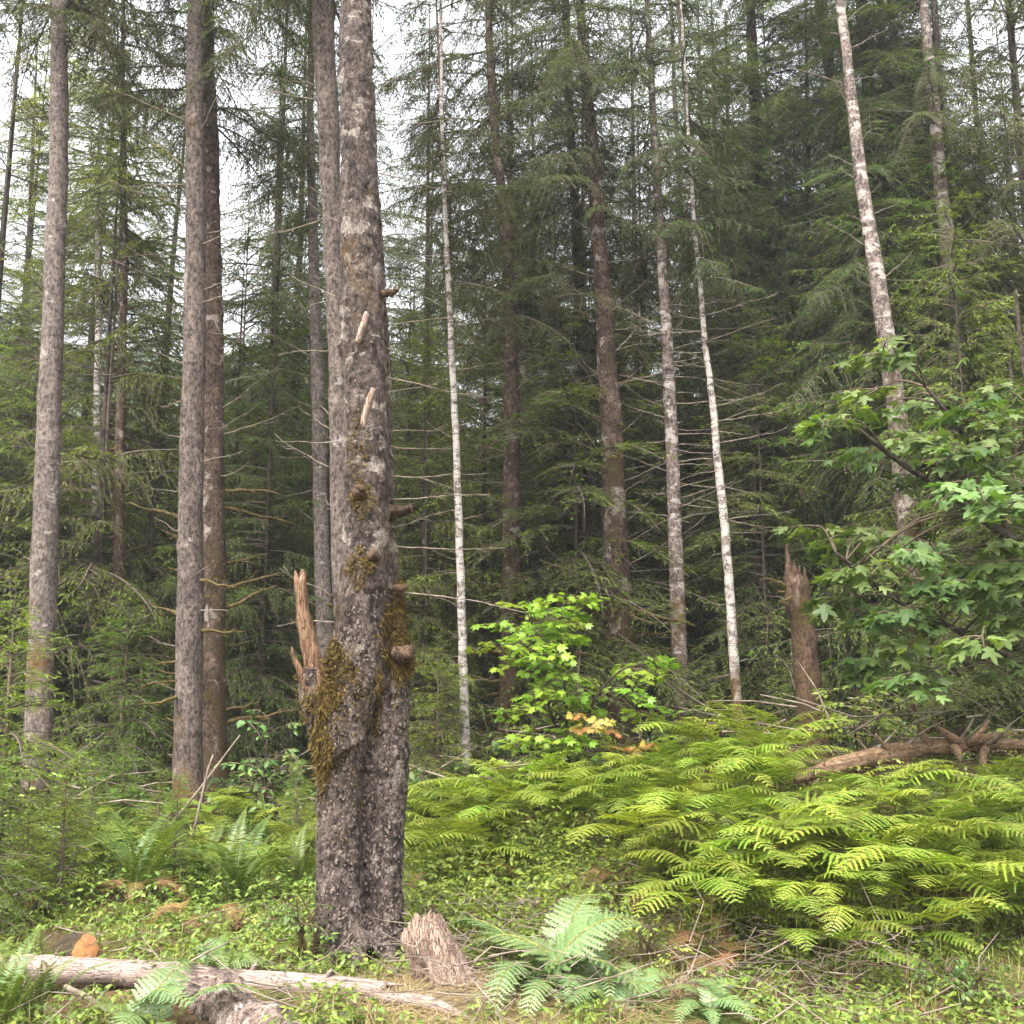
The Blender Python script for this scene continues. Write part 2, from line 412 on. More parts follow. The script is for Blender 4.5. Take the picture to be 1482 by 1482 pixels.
M['rotlog'] = woodmat('tan_rotten_log', (.07, .042, .024), (.22, .145, .088), (.40, .29, .19), axis_scale=(5, 45, 45), crackamt=.8, bump=1.0)
def ringmat():
    m, nt, N, L = newmat('fresh_orange_wood')
    tc = N.new('ShaderNodeTexCoord')
    wv = N.new('ShaderNodeTexWave'); wv.wave_type = 'RINGS'; wv.rings_direction = 'X'; wv.inputs['Scale'].default_value = 34; wv.inputs['Distortion'].default_value = 2.5; wv.inputs['Detail'].default_value = 3
    L.new(tc.outputs['Object'], wv.inputs['Vector'])
    r1 = ramp(N, [(0, (.34, .145, .052)), (1, (.45, .205, .08))]); L.new(wv.outputs[0], r1.inputs[0])
    n = N.new('ShaderNodeTexNoise'); n.inputs['Scale'].default_value = 26; n.inputs['Detail'].default_value = 5; L.new(tc.outputs['Object'], n.inputs['Vector'])
    r2 = ramp(N, [(.35, (.4, .35, .32)), (.6, (1.1, 1.1, 1.1))]); L.new(n.outputs[0], r2.inputs[0])
    mu = N.new('ShaderNodeMixRGB'); mu.blend_type = 'MULTIPLY'; mu.inputs[0].default_value = .6; L.new(r1.outputs[0], mu.inputs[1]); L.new(r2.outputs[0], mu.inputs[2])
    pb = N.new('ShaderNodeBsdfPrincipled'); pb.inputs['Roughness'].default_value = .85; L.new(mu.outputs[0], pb.inputs['Base Color'])
    out = N.new('ShaderNodeOutputMaterial'); L.new(pb.outputs[0], out.inputs[0])
    return m
M['cutface'] = ringmat()
M['logbark'] = barkmat('flaking_log_bark', (.07, .046, .036), (.29, .215, .18), (.55, .46, .41), .55, sharp=.03, band=.1, scale=1.0, bump=1.0, crack=.9, patch=9)

# ------------------------------------------------------------------ conifer foliage
def branch_tpl(L, kind, seed, leafsp=0.03, lw=0.015, ll=(.045, .085)):
    r = np.random.default_rng(seed)
    mb = MB()
    n = 10
    s = np.linspace(0, 1, n)
    a1, a2 = (.12, .52) if kind == 'hemlock' else (.05, .36)
    wig = .03 * L * np.sin(s * 5 + r.uniform(0, 6)) * s
    curve = lambda q: L * (a1 * q - a2 * q * q + (.10 * q ** 4 if kind == 'spruce' else 0))
    ax = np.stack([s * L, wig, curve(s)], 1)
    V, Q, T = tube(ax, np.linspace(.010 * L ** .7 + .003, .002, n), 3, cap=False)
    mb.add(V, Q, None, 1)
    ns = max(5, int(L / .07))
    si = r.uniform(.10, .97, ns * 2)
    side = np.where(np.arange(ns * 2) % 2 == 0, 1.0, -1.0)
    bx = np.stack([np.interp(si, s, ax[:, k]) for k in range(3)], 1)
    shape = np.minimum(1, .45 + si / .5) * (1.03 - si) ** .75
    sl = np.clip((.50 if kind == 'hemlock' else .40) * L * shape * r.uniform(.55, 1.15, ns * 2), .05, .85)
    phi = np.radians(r.uniform(42, 68, ns * 2))
    droop = r.uniform(.25, .75, ns * 2) if kind == 'hemlock' else r.uniform(.5, 1.3, ns * 2)
    B, D, LE, WI = [], [], [], []
    for k in range(ns * 2):
        l = sl[k]; m = max(3, int(l / leafsp))
        t = (np.arange(m) + r.uniform(.2, .8, m)) / m
        dirv = np.array([math.cos(phi[k]), side[k] * math.sin(phi[k]), r.uniform(-.1, .12)])
        pos = bx[k] + np.outer(t * l, dirv); pos[:, 2] -= droop[k] * l * t * t
        # sub twig wood
        if l > .16:
            tp = bx[k] + np.outer(np.array([0, .5, 1]) * l, dirv); tp[:, 2] -= droop[k] * l * np.array([0, .25, 1])
            V, Q, T = tube(tp, [.004, .003, .0015], 3, cap=False); mb.add(V, Q, None, 1)
        lat = np.array([-dirv[1], dirv[0], 0])
        sg = np.where(np.arange(m) % 2 == 0, 1.0, -1.0)[:, None]
        if kind == 'hemlock':
            dd = dirv * .75 + sg * lat * r.uniform(.5, 1.0, (m, 1)) + np.array([0, 0, -.45]) * r.uniform(0, 1.6, (m, 1)) + r.normal(0, .22, (m, 3))
        else:
            dd = dirv * .6 + sg * lat * r.uniform(.2, .8, (m, 1)) + np.array([0, 0, -.9]) * r.uniform(.1, 1.5, (m, 1)) + r.normal(0, .25, (m, 3))
        dd[-1] = dirv + np.array([0, 0, -droop[k]])
        B.append(pos); D.append(dd)
        LE.append(r.uniform(ll[0], ll[1], m) * (1.15 - .45 * t)); WI.append(np.full(m, lw) * r.uniform(.7, 1.2, m))
    V, Q = leaf_quads(np.concatenate(B), np.concatenate(D), np.concatenate(LE), np.concatenate(WI))
    mb.add(V, Q, None, 0)
    return mb.arrays()

TPL = {}
def get_tpl(kind, li, var):
    key = (kind, li, var)
    if key not in TPL:
        L = TL[li]
        TPL[key] = branch_tpl(L, kind, 100 + li * 10 + var + (50 if kind == 'spruce' else 0), leafsp=.026 if L < 1.2 else .031, lw=.013 if L < 1.2 else .016)
    return TPL[key]
TL = [0.35, 0.7, 1.2, 1.9, 2.7]

def crown_mesh(name, H, R, per_m, kind, mats, seed, low=0.55, elev=(-14, 28), gap=.25, stem=True, power=.75):
    """branches all round a stem of height H; R = widest reach; low = reach at the bottom / R"""
    r = np.random.default_rng(seed)
    mb = MB()
    nb = int(H * per_m)
    for k in range(nb):
        f = (k + r.uniform(0, 1)) / nb
        z = f * H
        prof = min(1.0, low + (1 - low) * f / .3) * (1 - f) ** power
        L = max(.12, R * prof * r.uniform(.55, 1.15))
        az = r.uniform(0, 2 * math.pi)
        gn = vnoise(np.array([[math.cos(az) * 1.4 + seed, math.sin(az) * 1.4, z * .55]]), seed)[0]
        if gn < gap: continue
        if gn < gap + .12: L *= .6
        el = math.radians(elev[0] + (elev[1] - elev[0]) * f + r.normal(0, 6))
        li = int(np.argmin([abs(math.log(L / t)) for t in TL]))
        v, q, qm, t, tm = get_tpl(kind, li, int(r.integers(0, 3)))
        sc = L / TL[li]
        Mx = rotz(az) @ roty(-el) @ rotx(r.normal(0, .15)) * sc
        mb.add(v @ Mx.T + np.array([0, 0, z]), q, None, qm)
    if stem:
        V, Q, T = tube(np.array([[0, 0, -.1], [0, 0, H * .5], [0, 0, H]]), [R * .008 + .004, R * .006 + .004, .003], 6); mb.add(V, Q, T, 1)
    return mb.mesh(name, mats, smooth=False)

CR = {}
tw = M['twig']
CR['spruce_tall'] = crown_mesh('spruce_crown', 12, 2.7, 14, 'spruce', [M['needle_spruce'], tw], 1, gap=.22, low=.75)
CR['spruce_open'] = crown_mesh('open_spruce_crown', 11, 2.3, 10, 'spruce', [M['needle_spruce'], tw], 2, gap=.28, low=.6)
CR['spruce_slim'] = crown_mesh('slim_spruce_crown', 9, 1.6, 14, 'spruce', [M['needle_spruce'], tw], 3, gap=.25, low=.65)
CR['hemlock_tall'] = crown_mesh('hemlock_crown', 12, 3.0, 15, 'hemlock', [M['needle_hemlock'], tw], 4, gap=.18, low=.8, elev=(-20, 25))
CR['hemlock_dense'] = crown_mesh('dense_hemlock_crown', 10, 3.2, 20, 'spruce', [M['needle_hemlock'], tw], 5, gap=.14, low=.85, elev=(-24, 22))
CR['under'] = crown_mesh('understory_crown', 5.5, 2.0, 24, 'hemlock', [M['needle_under'], tw], 6, gap=.12, low=.9, elev=(-12, 30), power=.6)
CR['under_spruce'] = crown_mesh('understory_spruce_crown', 6.5, 1.9, 24, 'spruce', [M['needle_under'], tw], 7, gap=.12, low=.85, elev=(-10, 30), power=.6)
CR['light'] = crown_mesh('light_crown', 8, 2.5, 16, 'hemlock', [M['needle_lit_tint'], tw], 8, gap=.18, low=.8)
CR['young'] = crown_mesh('young_conifer_crown', 1.25, .50, 120, 'hemlock', [M['needle_bright'], tw], 9, gap=.15, low=.9, elev=(5, 45), power=.7)
CR['young2'] = crown_mesh('young_spruce_crown', 1.0, .42, 120, 'spruce', [M['needle_bright'], tw], 10, gap=.15, low=.9, elev=(10, 50), power=.7)
CR['sapling'] = crown_mesh('hemlock_sapling_crown', 2.6, 1.1, 52, 'hemlock', [M['needle_bright'], tw], 12, gap=.18, low=.95, elev=(-5, 35), power=.7)

# ------------------------------------------------------------------ dead branches
def dead_branch(seed, mossy):
    r = np.random.default_rng(seed); mb = MB()
    n = 12; s = np.linspace(0, 1, n)
    bend = r.uniform(-.22, .25)
    y = .05 * np.sin(s * r.uniform(3, 6) + r.uniform(0, 6)) * s + np.cumsum(r.normal(0, .008, n))
    z = bend * s * s + .03 * np.sin(s * r.uniform(4, 9) + r.uniform(0, 6)) * s + np.cumsum(r.normal(0, .008, n))
    ax = np.stack([s, y, z], 1)
    rad = np.linspace(.014, .0035, n) if not mossy else (np.linspace(.030, .008, n) * (1 + .5 * r.uniform(-.5, 1, n)))
    V, Q, T = tube(ax, rad, 5); mb.add(V, Q, T, 0)
    for k in range(int(r.integers(1, 5)) if not mossy else int(r.integers(0, 3))):
        t = r.uniform(.25, .9); b = np.array([np.interp(t, s, ax[:, i]) for i in range(3)])
        l = r.uniform(.12, .42) * (1.1 - t * .6); sd = r.choice([-1, 1])
        d = np.array([math.cos(.7), sd * math.sin(.7) * r.uniform(.2, 1), r.uniform(-.5, .35)])
        tp = b + np.outer([0, .5, 1], d * l); tp[1] += r.normal(0, .02, 3); tp[2, 2] += r.uniform(-.05, .05)
        V, Q, T = tube(tp, [.006, .0045, .002] if not mossy else [.014, .010, .004], 4); mb.add(V, Q, T, 0)
    if mossy:
        m = 170
        t = r.uniform(.03, .95, m); b = np.stack([np.interp(t, s, ax[:, i]) for i in range(3)], 1) + r.normal(0, .008, (m, 3))
        dd = r.normal(0, .5, (m, 3)) + np.array([0, 0, -.8]) * r.uniform(-.4, 1.6, (m, 1))
        V, Q = leaf_quads(b, dd, r.uniform(.03, .10, m) * (1.2 - t), r.uniform(.008, .02, m)); mb.add(V, Q, None, 1)
    return mb.mesh('dead_branch' if not mossy else 'mossy_branch', [M['deadbranch'] if not mossy else M['mossbranch'], M['moss']])
DB = [dead_branch(200 + i, False) for i in range(10)]
MBR = [dead_branch(260 + i, True) for i in range(7)]

# ------------------------------------------------------------------ trunks
def path_world(pts, d, dtop=None):
    """pts = (px, py, width px); returns centres and radii, lowest first"""
    c, r = [], []
    n = len(pts)
    for i, (px, py, w) in enumerate(pts):
        dd = d if dtop is None else d + (dtop - d) * i / (n - 1)
        c.append(P(px, py, dd)); r.append(W(px, py, dd) * w / 2)
    return np.array(c), np.array(r)

def trunk_mesh(name, c, r, mat, sides=16, step=.07, seed=0, flare=.35, rough=.06, knots=10, jag=0.0):
    L = np.concatenate([[0], np.cumsum(np.linalg.norm(np.diff(c, axis=0), axis=1))])
    n = max(8, int(L[-1] / step))
    dense = catmull(c, len(c) * 12)
    Ld = np.concatenate([[0], np.cumsum(np.linalg.norm(np.diff(dense, axis=0), axis=1))])
    s = np.linspace(0, Ld[-1], n)
    pts = np.stack([np.interp(s, Ld, dense[:, k]) for k in range(3)], 1)
    rr = np.interp(s / Ld[-1], L / L[-1], r)
    rg = np.random.default_rng(seed)
    pts[2:, :2] += np.cumsum(rg.normal(0, .0022, (n - 2, 2)), axis=0)
    rr = rr * (1 + flare * np.exp(-s / .22))
    kn = [(rg.uniform(.1, .95) * Ld[-1], rg.uniform(0, 6.28), rg.uniform(.08, .30), rg.uniform(.03, .08)) for _ in range(knots * 2)]
    def rf(i, th, p):
        z = s[i.astype(int)]
        q = np.stack([np.cos(th) * 1.6 + seed * 3.1, np.sin(th) * 1.6, z * 1.3], -1).reshape(-1, 3)
        f = 1 + rough * 2 * (fbm(q, 3, seed).reshape(th.shape) - .5)
        q2 = np.stack([np.cos(th) * 5 + seed, np.sin(th) * 5, z * 9], -1).reshape(-1, 3)
        f = f + rough * 1.2 * (vnoise(q2, seed + 5).reshape(th.shape) - .5)
        f = f + .16 * flare * np.exp(-z / .25) * np.sin(th * 5 + seed)
        for (kz, kt, amp, w) in kn:
            f = f + amp * np.exp(-((z - kz) / w) ** 2 - (1 - np.cos(th - kt)) * 5)
        return f
    V, Q, T = tube(pts, rr, sides, rfun=rf)
    if jag > 0:
        top = np.arange((n - 1) * sides, n * sides)
        V[top, 2] += rg.uniform(-.3, 1, sides) * jag
        V[-1, 2] -= jag * .6
    mb = MB(); mb.add(V, Q, T, 0)
    return mb.mesh(name, [mat]), pts, rr

def dir_rot(az, el, roll=0.0):
    return rotz(az) @ roty(-el) @ rotx(roll)

def hero_tree(name, label, cat, pts, d, bark, dtop=None, total=None, crown=None, crown_py=None, crown_scale=1.0, bands=(), seed=1, sides=16, group=None, rough=.06, flare=.35, jag=0.0, knots=10, rz=None, extra_crowns=()):
    """bands: (py low, py high, count, length range m, kind, elevation range deg)"""
    c, r = path_world(pts, d, dtop)
    base = c[0].copy(); g = gz(base[0], base[1])
    # carry the foot down to the ground
    dirn = (c[1] - c[0]); dirn = dirn / np.linalg.norm(dirn)
    if c[0][2] > g - .15:
        k = (c[0][2] - (g - .15)) / max(.3, dirn[2])
        c = np.vstack([c[0] - dirn * k, c]); r = np.concatenate([[r[0] * (1 + .03 * k)], r])
    if total:
        dz = total - c[-1][2]
        if dz > .5:
            e = c[-1] - c[-2]; e = e / np.linalg.norm(e)
            e = norm(e * np.array([.5, .5, 1]))
            top = c[-1] + e * dz / e[2]
            c = np.vstack([c, (c[-1] + top) / 2, top]); r = np.concatenate([r, [r[-1] * .6, .012]])
    origin = np.array([c[0][0], c[0][1], g])
    t = root(name, origin, label, cat, group)
    me, pp, rr = trunk_mesh('trunk', c - origin, r, M[bark] if isinstance(bark, str) else bark, sides=sides, seed=seed, rough=rough, flare=flare, jag=jag, knots=knots)
    part('trunk', me, t)
    rg = random.Random(seed * 77)
    def at(py):
        # height on this stem seen at photo row py
        zc = P(pts[0][0], py, d)[2] - origin[2]
        k = int(np.argmin(np.abs(pp[:, 2] - zc)))
        return pp[k], rr[k]
    for (lo, hi, cnt, lr, kind, er) in bands:
        for k in range(cnt):
            py = lo + (hi - lo) * (k + rg.random()) / cnt
            q, rad = at(py)
            az = rg.choice([0, math.pi]) + rg.gauss(0, .55)
            el = math.radians(rg.uniform(*er))
            l = rg.uniform(*lr)
            me_ = rg.choice(MBR if kind == 'moss' else DB)
            off = np.array([math.cos(az), math.sin(az), 0]) * rad * .8
            th = (.35 + .5 * l) if kind == 'moss' else (.30 + .34 * l)
            part('branch', me_, t, q + off, dir_rot(az, el, rg.uniform(-.8, .8)), (l, th, th), label='moss covered branch' if kind == 'moss' else None)
    if bark == 'bark_red':
        rm = np.random.default_rng(seed + 900); m = 1500
        k = np.minimum((rm.random(m) ** 1.6 * len(pp) * .55).astype(int), len(pp) - 1); a = rm.uniform(0, 6.28, m)
        nn = np.stack([np.cos(a), np.sin(a), np.zeros(m)], 1)
        keep = fbm(np.stack([np.cos(a) * 1.3 + seed, np.sin(a) * 1.3, pp[k][:, 2] * 1.1], 1), 2, seed) > .5
        b = pp[k] + nn * (rr[k] * .97)[:, None]; dd = nn * rm.uniform(.3, 1, (m, 1)) + np.array([0, 0, -1.0]) * rm.uniform(.2, 1.2, (m, 1)) + rm.normal(0, .2, (m, 3))
        V, Q = leaf_quads(b[keep], dd[keep], rm.uniform(.03, .10, keep.sum()), rm.uniform(.010, .022, keep.sum())); mbm = MB(); mbm.add(V, Q)
        part('moss', mbm.mesh('moss', [M['moss']], False), t)['kind'] = 'stuff'
    def add_crown(cn, cpy, csc, yaw):
        q, rad = at(cpy)
        k = int(np.argmin(np.abs(pp[:, 2] - q[2]))); k2 = min(len(pp) - 1, k + 30)
        ax = norm(pp[k2] - pp[k])
        rot = Vector((0, 0, 1)).rotation_difference(Vector(ax.tolist())).to_matrix() @ Matrix.Rotation(yaw, 3, 'Z')
        part('crown', CR[cn], t, q, rot.to_euler(), csc)
    if crown: add_crown(crown, crown_py, crown_scale, rg.uniform(0, 6.28))
    for (cn, cpy, csc) in extra_crowns: add_crown(cn, cpy, csc, rg.uniform(0, 6.28))
    return t, origin, pp, rr, at

# ================================================================== THE SETTING
def forest_floor():
    m, nt, N, L = newmat('forest_floor')
    tc = N.new('ShaderNodeTexCoord')
    n1 = N.new('ShaderNodeTexNoise'); n1.inputs['Scale'].default_value = 14; n1.inputs['Detail'].default_value = 8; n1.inputs['Roughness'].default_value = .7
    L.new(tc.outputs['Object'], n1.inputs['Vector'])
    r1 = ramp(N, [(.28, (.028, .018, .010)), (.45, (.085, .055, .030)), (.6, (.16, .11, .06)), (.75, (.24, .17, .10))]); L.new(n1.outputs[0], r1.inputs[0])
    n2 = N.new('ShaderNodeTexNoise'); n2.inputs['Scale'].default_value = 1.7; n2.inputs['Detail'].default_value = 6
    L.new(tc.outputs['Object'], n2.inputs['Vector'])
    r2 = ramp(N, [(.46, (0, 0, 0)), (.58, (1, 1, 1))]); L.new(n2.outputs[0], r2.inputs[0])
    n3 = N.new('ShaderNodeTexNoise'); n3.inputs['Scale'].default_value = 50; n3.inputs['Detail'].default_value = 4; L.new(tc.outputs['Object'], n3.inputs['Vector'])
    r3 = ramp(N, [(.3, (.030, .045, .010)), (.7, (.11, .14, .03))]); L.new(n3.outputs[0], r3.inputs[0])
    mx = N.new('ShaderNodeMixRGB'); L.new(r2.outputs[0], mx.inputs[0]); L.new(r1.outputs[0], mx.inputs[1]); L.new(r3.outputs[0], mx.inputs[2])
    pb = N.new('ShaderNodeBsdfPrincipled'); pb.inputs['Roughness'].default_value = .95; pb.inputs['Specular IOR Level'].default_value = .1
    L.new(mx.outputs[0], pb.inputs['Base Color'])
    bp = N.new('ShaderNodeBump'); bp.inputs['Strength'].default_value = 1; bp.inputs['Distance'].default_value = .04
    L.new(n1.outputs[0], bp.inputs['Height']); L.new(bp.outputs[0], pb.inputs['Normal'])
    out = N.new('ShaderNodeOutputMaterial'); L.new(pb.outputs[0], out.inputs[0])
    return m
M['floor'] = forest_floor()

xs = np.unique(np.concatenate([np.linspace(-260, -30, 24), np.linspace(-30, -7, 40), np.linspace(-7, 7, 150), np.linspace(7, 30, 40), np.linspace(30, 260, 24)]))
ys = np.unique(np.concatenate([np.linspace(-60, 2, 25), np.linspace(2, 14, 130), np.linspace(14, 40, 50), np.linspace(40, 330, 30)]))
X, Y = np.meshgrid(xs, ys)
Z = ground_z(X, Y) + .05 * (fbm(np.stack([X.ravel() * 3, Y.ravel() * 3, X.ravel() * 0], 1), 3).reshape(X.shape) - .5)
mb = MB(); nx, ny = len(xs), len(ys)
ii, jj = np.meshgrid(np.arange(nx - 1), np.arange(ny - 1)); a = (jj * nx + ii).ravel()
mb.add(np.stack([X, Y, Z], -1).reshape(-1, 3), np.stack([a, a + 1, a + nx + 1, a + nx], -1))
setting('ground', mb.mesh('ground', [M['floor']]), 'structure')

# wooded hill far behind the stand
hx = np.linspace(-200, 120, 200); hy = np.linspace(120, 260, 50)
X, Y = np.meshgrid(hx, hy)
ridge = 62 * sstep(120, 185, Y) * (1 - .65 * sstep(-70, 60, X)) * (1 - .4 * sstep(-90, -180, X))
Z = -2 + ridge + 9 * (fbm(np.stack([X.ravel() * .03, Y.ravel() * .03, X.ravel() * 0], 1), 4, 3).reshape(X.shape) - .5) + 5.0 * vnoise(np.stack([X.ravel() * .5, Y.ravel() * .4, X.ravel() * 0], 1), 5).reshape(X.shape) * sstep(0, 10, ridge)
mb = MB(); nx, ny = len(hx), len(hy)
ii, jj = np.meshgrid(np.arange(nx - 1), np.arange(ny - 1)); a = (jj * nx + ii).ravel()
mb.add(np.stack([X, Y, Z], -1).reshape(-1, 3), np.stack([a, a + 1, a + nx + 1, a + nx], -1))
M['hill'] = plainmat('far_forest', (.025, .045, .018), (.06, .09, .035), .5)
setting('hill', mb.mesh('hill', [M['hill']]), 'structure')

# ================================================================== MAIN DOUBLE TREE
DM = 5.95
def main_tree():
    g0 = gz(*(P(515, 1400, DM)[:2]))
    O = np.array([P(515, 1400, DM)[0], DM, g0])
    def stem(pts, d0, d1):
        c, r = path_world(pts, d0, d1); return c - O, r
    tubes = []
    cA, rA = stem([(497, 1425, 100), (494, 1380, 82), (492, 1300, 68), (490, 1200, 64), (491, 1120, 66), (498, 1050, 76), (513, 980, 80), (522, 900, 72), (528, 800, 66), (531, 700, 62), (528, 560, 60), (524, 430, 58), (521, 300, 54), (518, 150, 48), (515, 0, 42)], DM, DM + .10)
    cB, rB = stem([(556, 1425, 70), (556, 1380, 60), (556, 1300, 54), (558, 1200, 56), (562, 1100, 60), (564, 1000, 60), (562, 920, 44), (556, 830, 40), (551, 700, 36), (548, 500, 30), (541, 330, 22), (533, 230, 14), (527, 150, 6)], DM + .10, DM + .30)
    # carry the leading stem on above the frame
    e = norm(cA[-1] - cA[-2]); e = norm(e * np.array([.4, .4, 1]))
    cA = np.vstack([cA, cA[-1] + e * 4, cA[-1] + e * 9, cA[-1] + e * 12]); rA = np.concatenate([rA, [rA[-1] * .75, rA[-1] * .35, .02]])
    # down into the ground
    for c, r, l in ((cA, rA, 'A'), (cB, rB, 'B')):
        pass
    tubes = [(cA, rA), (cB, rB)]
    # the low fork of the broken limb
    cF, rF = stem([(498, 1085, 74), (474, 1042, 62), (458, 1005, 48), (449, 965, 34)], DM - .02, DM - .10)
    tubes.append((cF, rF))
    cG, rG = stem([(526, 1425, 60), (525, 1350, 46), (524, 1250, 44), (525, 1150, 46), (530, 1060, 50), (536, 1000, 40)], DM + .13, DM + .16)
    tubes.append((cG, rG))
    mb = MB()
    for c, r in tubes:
        dense = catmull(c, len(c) * 14)
        Lk = np.concatenate([[0], np.cumsum(np.linalg.norm(np.diff(c, axis=0), axis=1))])
        Ld = np.concatenate([[0], np.cumsum(np.linalg.norm(np.diff(dense, axis=0), axis=1))])
        rr = np.interp(Ld / Ld[-1], Lk / Lk[-1], r)
        V, Q, T = tube(dense, rr, 28); mb.add(V, Q, T)
    # root flare ridges
    rg = np.random.default_rng(5)
    for k in range(9):
        a = k / 9 * 6.283 + rg.uniform(-.2, .2)
        cx = (cA[1] + cB[1]) / 2
        p0 = np.array([cx[0] + math.cos(a) * .12, cx[1] + math.sin(a) * .10, .15]); p1 = np.array([cx[0] + math.cos(a) * .27, cx[1] + math.sin(a) * .22, .02]); p2 = np.array([cx[0] + math.cos(a) * .40, cx[1] + math.sin(a) * .34, -.12])
        V, Q, T = tube(catmull([p0, p1, p2], 10), np.linspace(.065, .05, 10), 10); mb.add(V, Q, T)
    tmp = mb.mesh('tmp', [])
    ob = bpy.data.objects.new('tmp', tmp); COL.objects.link(ob)
    md = ob.modifiers.new('r', 'REMESH'); md.mode = 'VOXEL'; md.voxel_size = .0125
    sm = ob.modifiers.new('s', 'SMOOTH'); sm.iterations = 6; sm.factor = .5
    dg = bpy.context.evaluated_depsgraph_get(); dg.update()
    me = bpy.data.meshes.new_from_object(ob.evaluated_get(dg))
    bpy.data.objects.remove(ob); bpy.data.meshes.remove(tmp)
    n = len(me.vertices)
    v = np.empty(n * 3, np.float32); me.vertices.foreach_get('co', v); v = v.reshape(-1, 3).astype(float)
    nr = np.empty(n * 3, np.float32); me.vertices.foreach_get('normal', nr); nr = nr.reshape(-1, 3).astype(float)
    low = 1 - sstep(1.0, 2.6, v[:, 2])
    b = fbm(v * np.array([5, 5, 3.5]), 4, 2) - .5
    plates = np.abs(fbm(v * np.array([17, 17, 11]), 3, 9) - .5) * 2
    rings = fbm(v * np.array([3, 3, 22]), 2, 4) - .5
    disp = .026 * b + low * (.022 * plates - .006) + (1 - low) * (.022 * plates + .006 * rings)
    # knots and scars on the upper stem
    rk = np.random.default_rng(8)
    zz = rk.uniform(1.9, 6.4, 16)
    for z in zz:
        k = int(np.argmin(np.abs(cA[:, 2] - z))); cxy = np.array([np.interp(z, cA[:15, 2], cA[:15, 0]), np.interp(z, cA[:15, 2], cA[:15, 1]), z])
        a = rk.uniform(-math.pi, 0); rad = np.interp(z, cA[:15, 2], rA[:15])
        kp = cxy + rad * np.array([math.cos(a), math.sin(a), 0])
        dd = np.linalg.norm((v - kp) * np.array([1, 1, .8]), axis=1)
        disp += rk.choice([.028, .02, -.018]) * np.exp(-(dd / rk.uniform(.035, .075)) ** 2)
    v = v + nr * disp[:, None]
    me.vertices.foreach_set('co', v.astype(np.float32).ravel())
    me.materials.clear(); me.materials.append(M['bark_main']); me.materials.append(M['bark_main_low'])
    npoly = len(me.polygons)
    ctr = np.empty(npoly * 3, np.float32); me.polygons.foreach_get('center', ctr); ctr = ctr.reshape(-1, 3)
    edge = 1.75 + 1.6 * (fbm(ctr * np.array([6, 6, 6]), 3, 6) - .5) * 2
    me.polygons.foreach_set('material_index', (ctr[:, 2] < edge).astype(np.int32))
    me.polygons.foreach_set('use_smooth', np.ones(npoly, bool))
    me.update()
    me.name = 'trunk'
    t = root('double_tree', O, 'large double-stemmed grey tree with scaly bark and a broken mossy side limb in the foreground', 'tree')
    part('trunk', me, t)
    # curling bark flakes as relief on the lower stems
    rf = np.random.default_rng(21)
    me.calc_loop_triangles()
    sel = rf.choice(n, 6500, p=(.10 + low) / (.10 + low).sum())
    q = v[sel]; nn = nr[sel]
    keep = (nn[:, 2] < .7) & (q[:, 2] < 6.5); q = q[keep]; nn = nn[keep]; m = len(q)
    up = np.array([0, 0, 1.0]); tx = norm(np.cross(np.broadcast_to(up, nn.shape), nn)); ty = np.cross(nn, tx)
    ang = rf.normal(0, .5, m)[:, None]; ax = tx * np.cos(ang) + ty * np.sin(ang); ay = -tx * np.sin(ang) + ty * np.cos(ang)
    w = rf.uniform(.004, .010, m)[:, None]; h = rf.uniform(.005, .015, m)[:, None]; lift = rf.uniform(.002, .008, m)[:, None]
    q = q - nn * .002
    V = np.stack([q - ax * w + ay * h * .9 + nn * .001, q + ax * w * .9 + ay * h + nn * .001, q + ax * w * .7 - ay * h + nn * lift, q - ax * w * .8 - ay * h * .8 + nn * lift * .7], 1).reshape(-1, 3)
    mbf = MB(); mbf.add(V, np.arange(m * 4).reshape(-1, 4)); part('bark_flakes', mbf.mesh('bark_flakes', [M['bark_flake']], False), t)
    # broken upright limb
    def limb(name, pts, d0, d1, mat, jag, seed, label=None, sides=12, rough=.1):
        c, r = path_world(pts, d0, d1)
        me2, pp, rr = trunk_mesh(name, c - O, r, mat, sides=sides, step=.03, seed=seed, rough=rough, flare=0, knots=5, jag=jag)
        return part(name, me2, t, label=label), pp, rr
    limb('broken_limb', [(468, 1025, 44), (457, 985, 34), (448, 945, 26), (441, 905, 21), (436, 870, 17), (433, 836, 16)], DM - .08, DM - .12, M['rotwood'], .05, 31, 'broken upright limb of rotten brown wood')
    limb('broken_limb', [(462, 1010, 16), (448, 1000, 15), (437, 978, 11), (426, 952, 6), (421, 940, 3)], DM - .12, DM - .18, M['rotwood'], .02, 32, 'short splintered limb stub')
    # pale torn strips lying on the bark
    limb('torn_strip', [(531, 452, 7), (525, 472, 9), (516, 496, 8)], DM - .21, DM - .215, M['deadwood_v'], .01, 33, sides=6)
    limb('torn_strip', [(541, 562, 8), (534, 580, 9), (527, 602, 8), (523, 620, 6)], DM - .225, DM - .225, M['deadwood_v'], .01, 34, sides=6)
    # cut branch stubs
    for (x0, y0, x1, y1, w0, w1, dd) in ((565, 742, 594, 737, 17, 11, .1), (578, 945, 600, 942, 20, 15, .05), (575, 851, 588, 847, 8, 3, .1), (540, 800, 533, 806, 16, 9, -.22), (522, 710, 513, 716, 18, 8, -.2), (556, 425, 575, 421, 9, 4, .05)):
        limb('branch_stub', [(x0 - (x1 - x0) * .4, y0, w0), ((x0 + x1) / 2, (y0 + y1) / 2 + 1, w0 * .95), (x1, y1, w1)], DM + dd, DM + dd - .03, M['bark_snag'], .02, int(x0 + y0), sides=12, rough=.25)
    # long dead branches reaching right and left from the stem
    rg2 = random.Random(4)
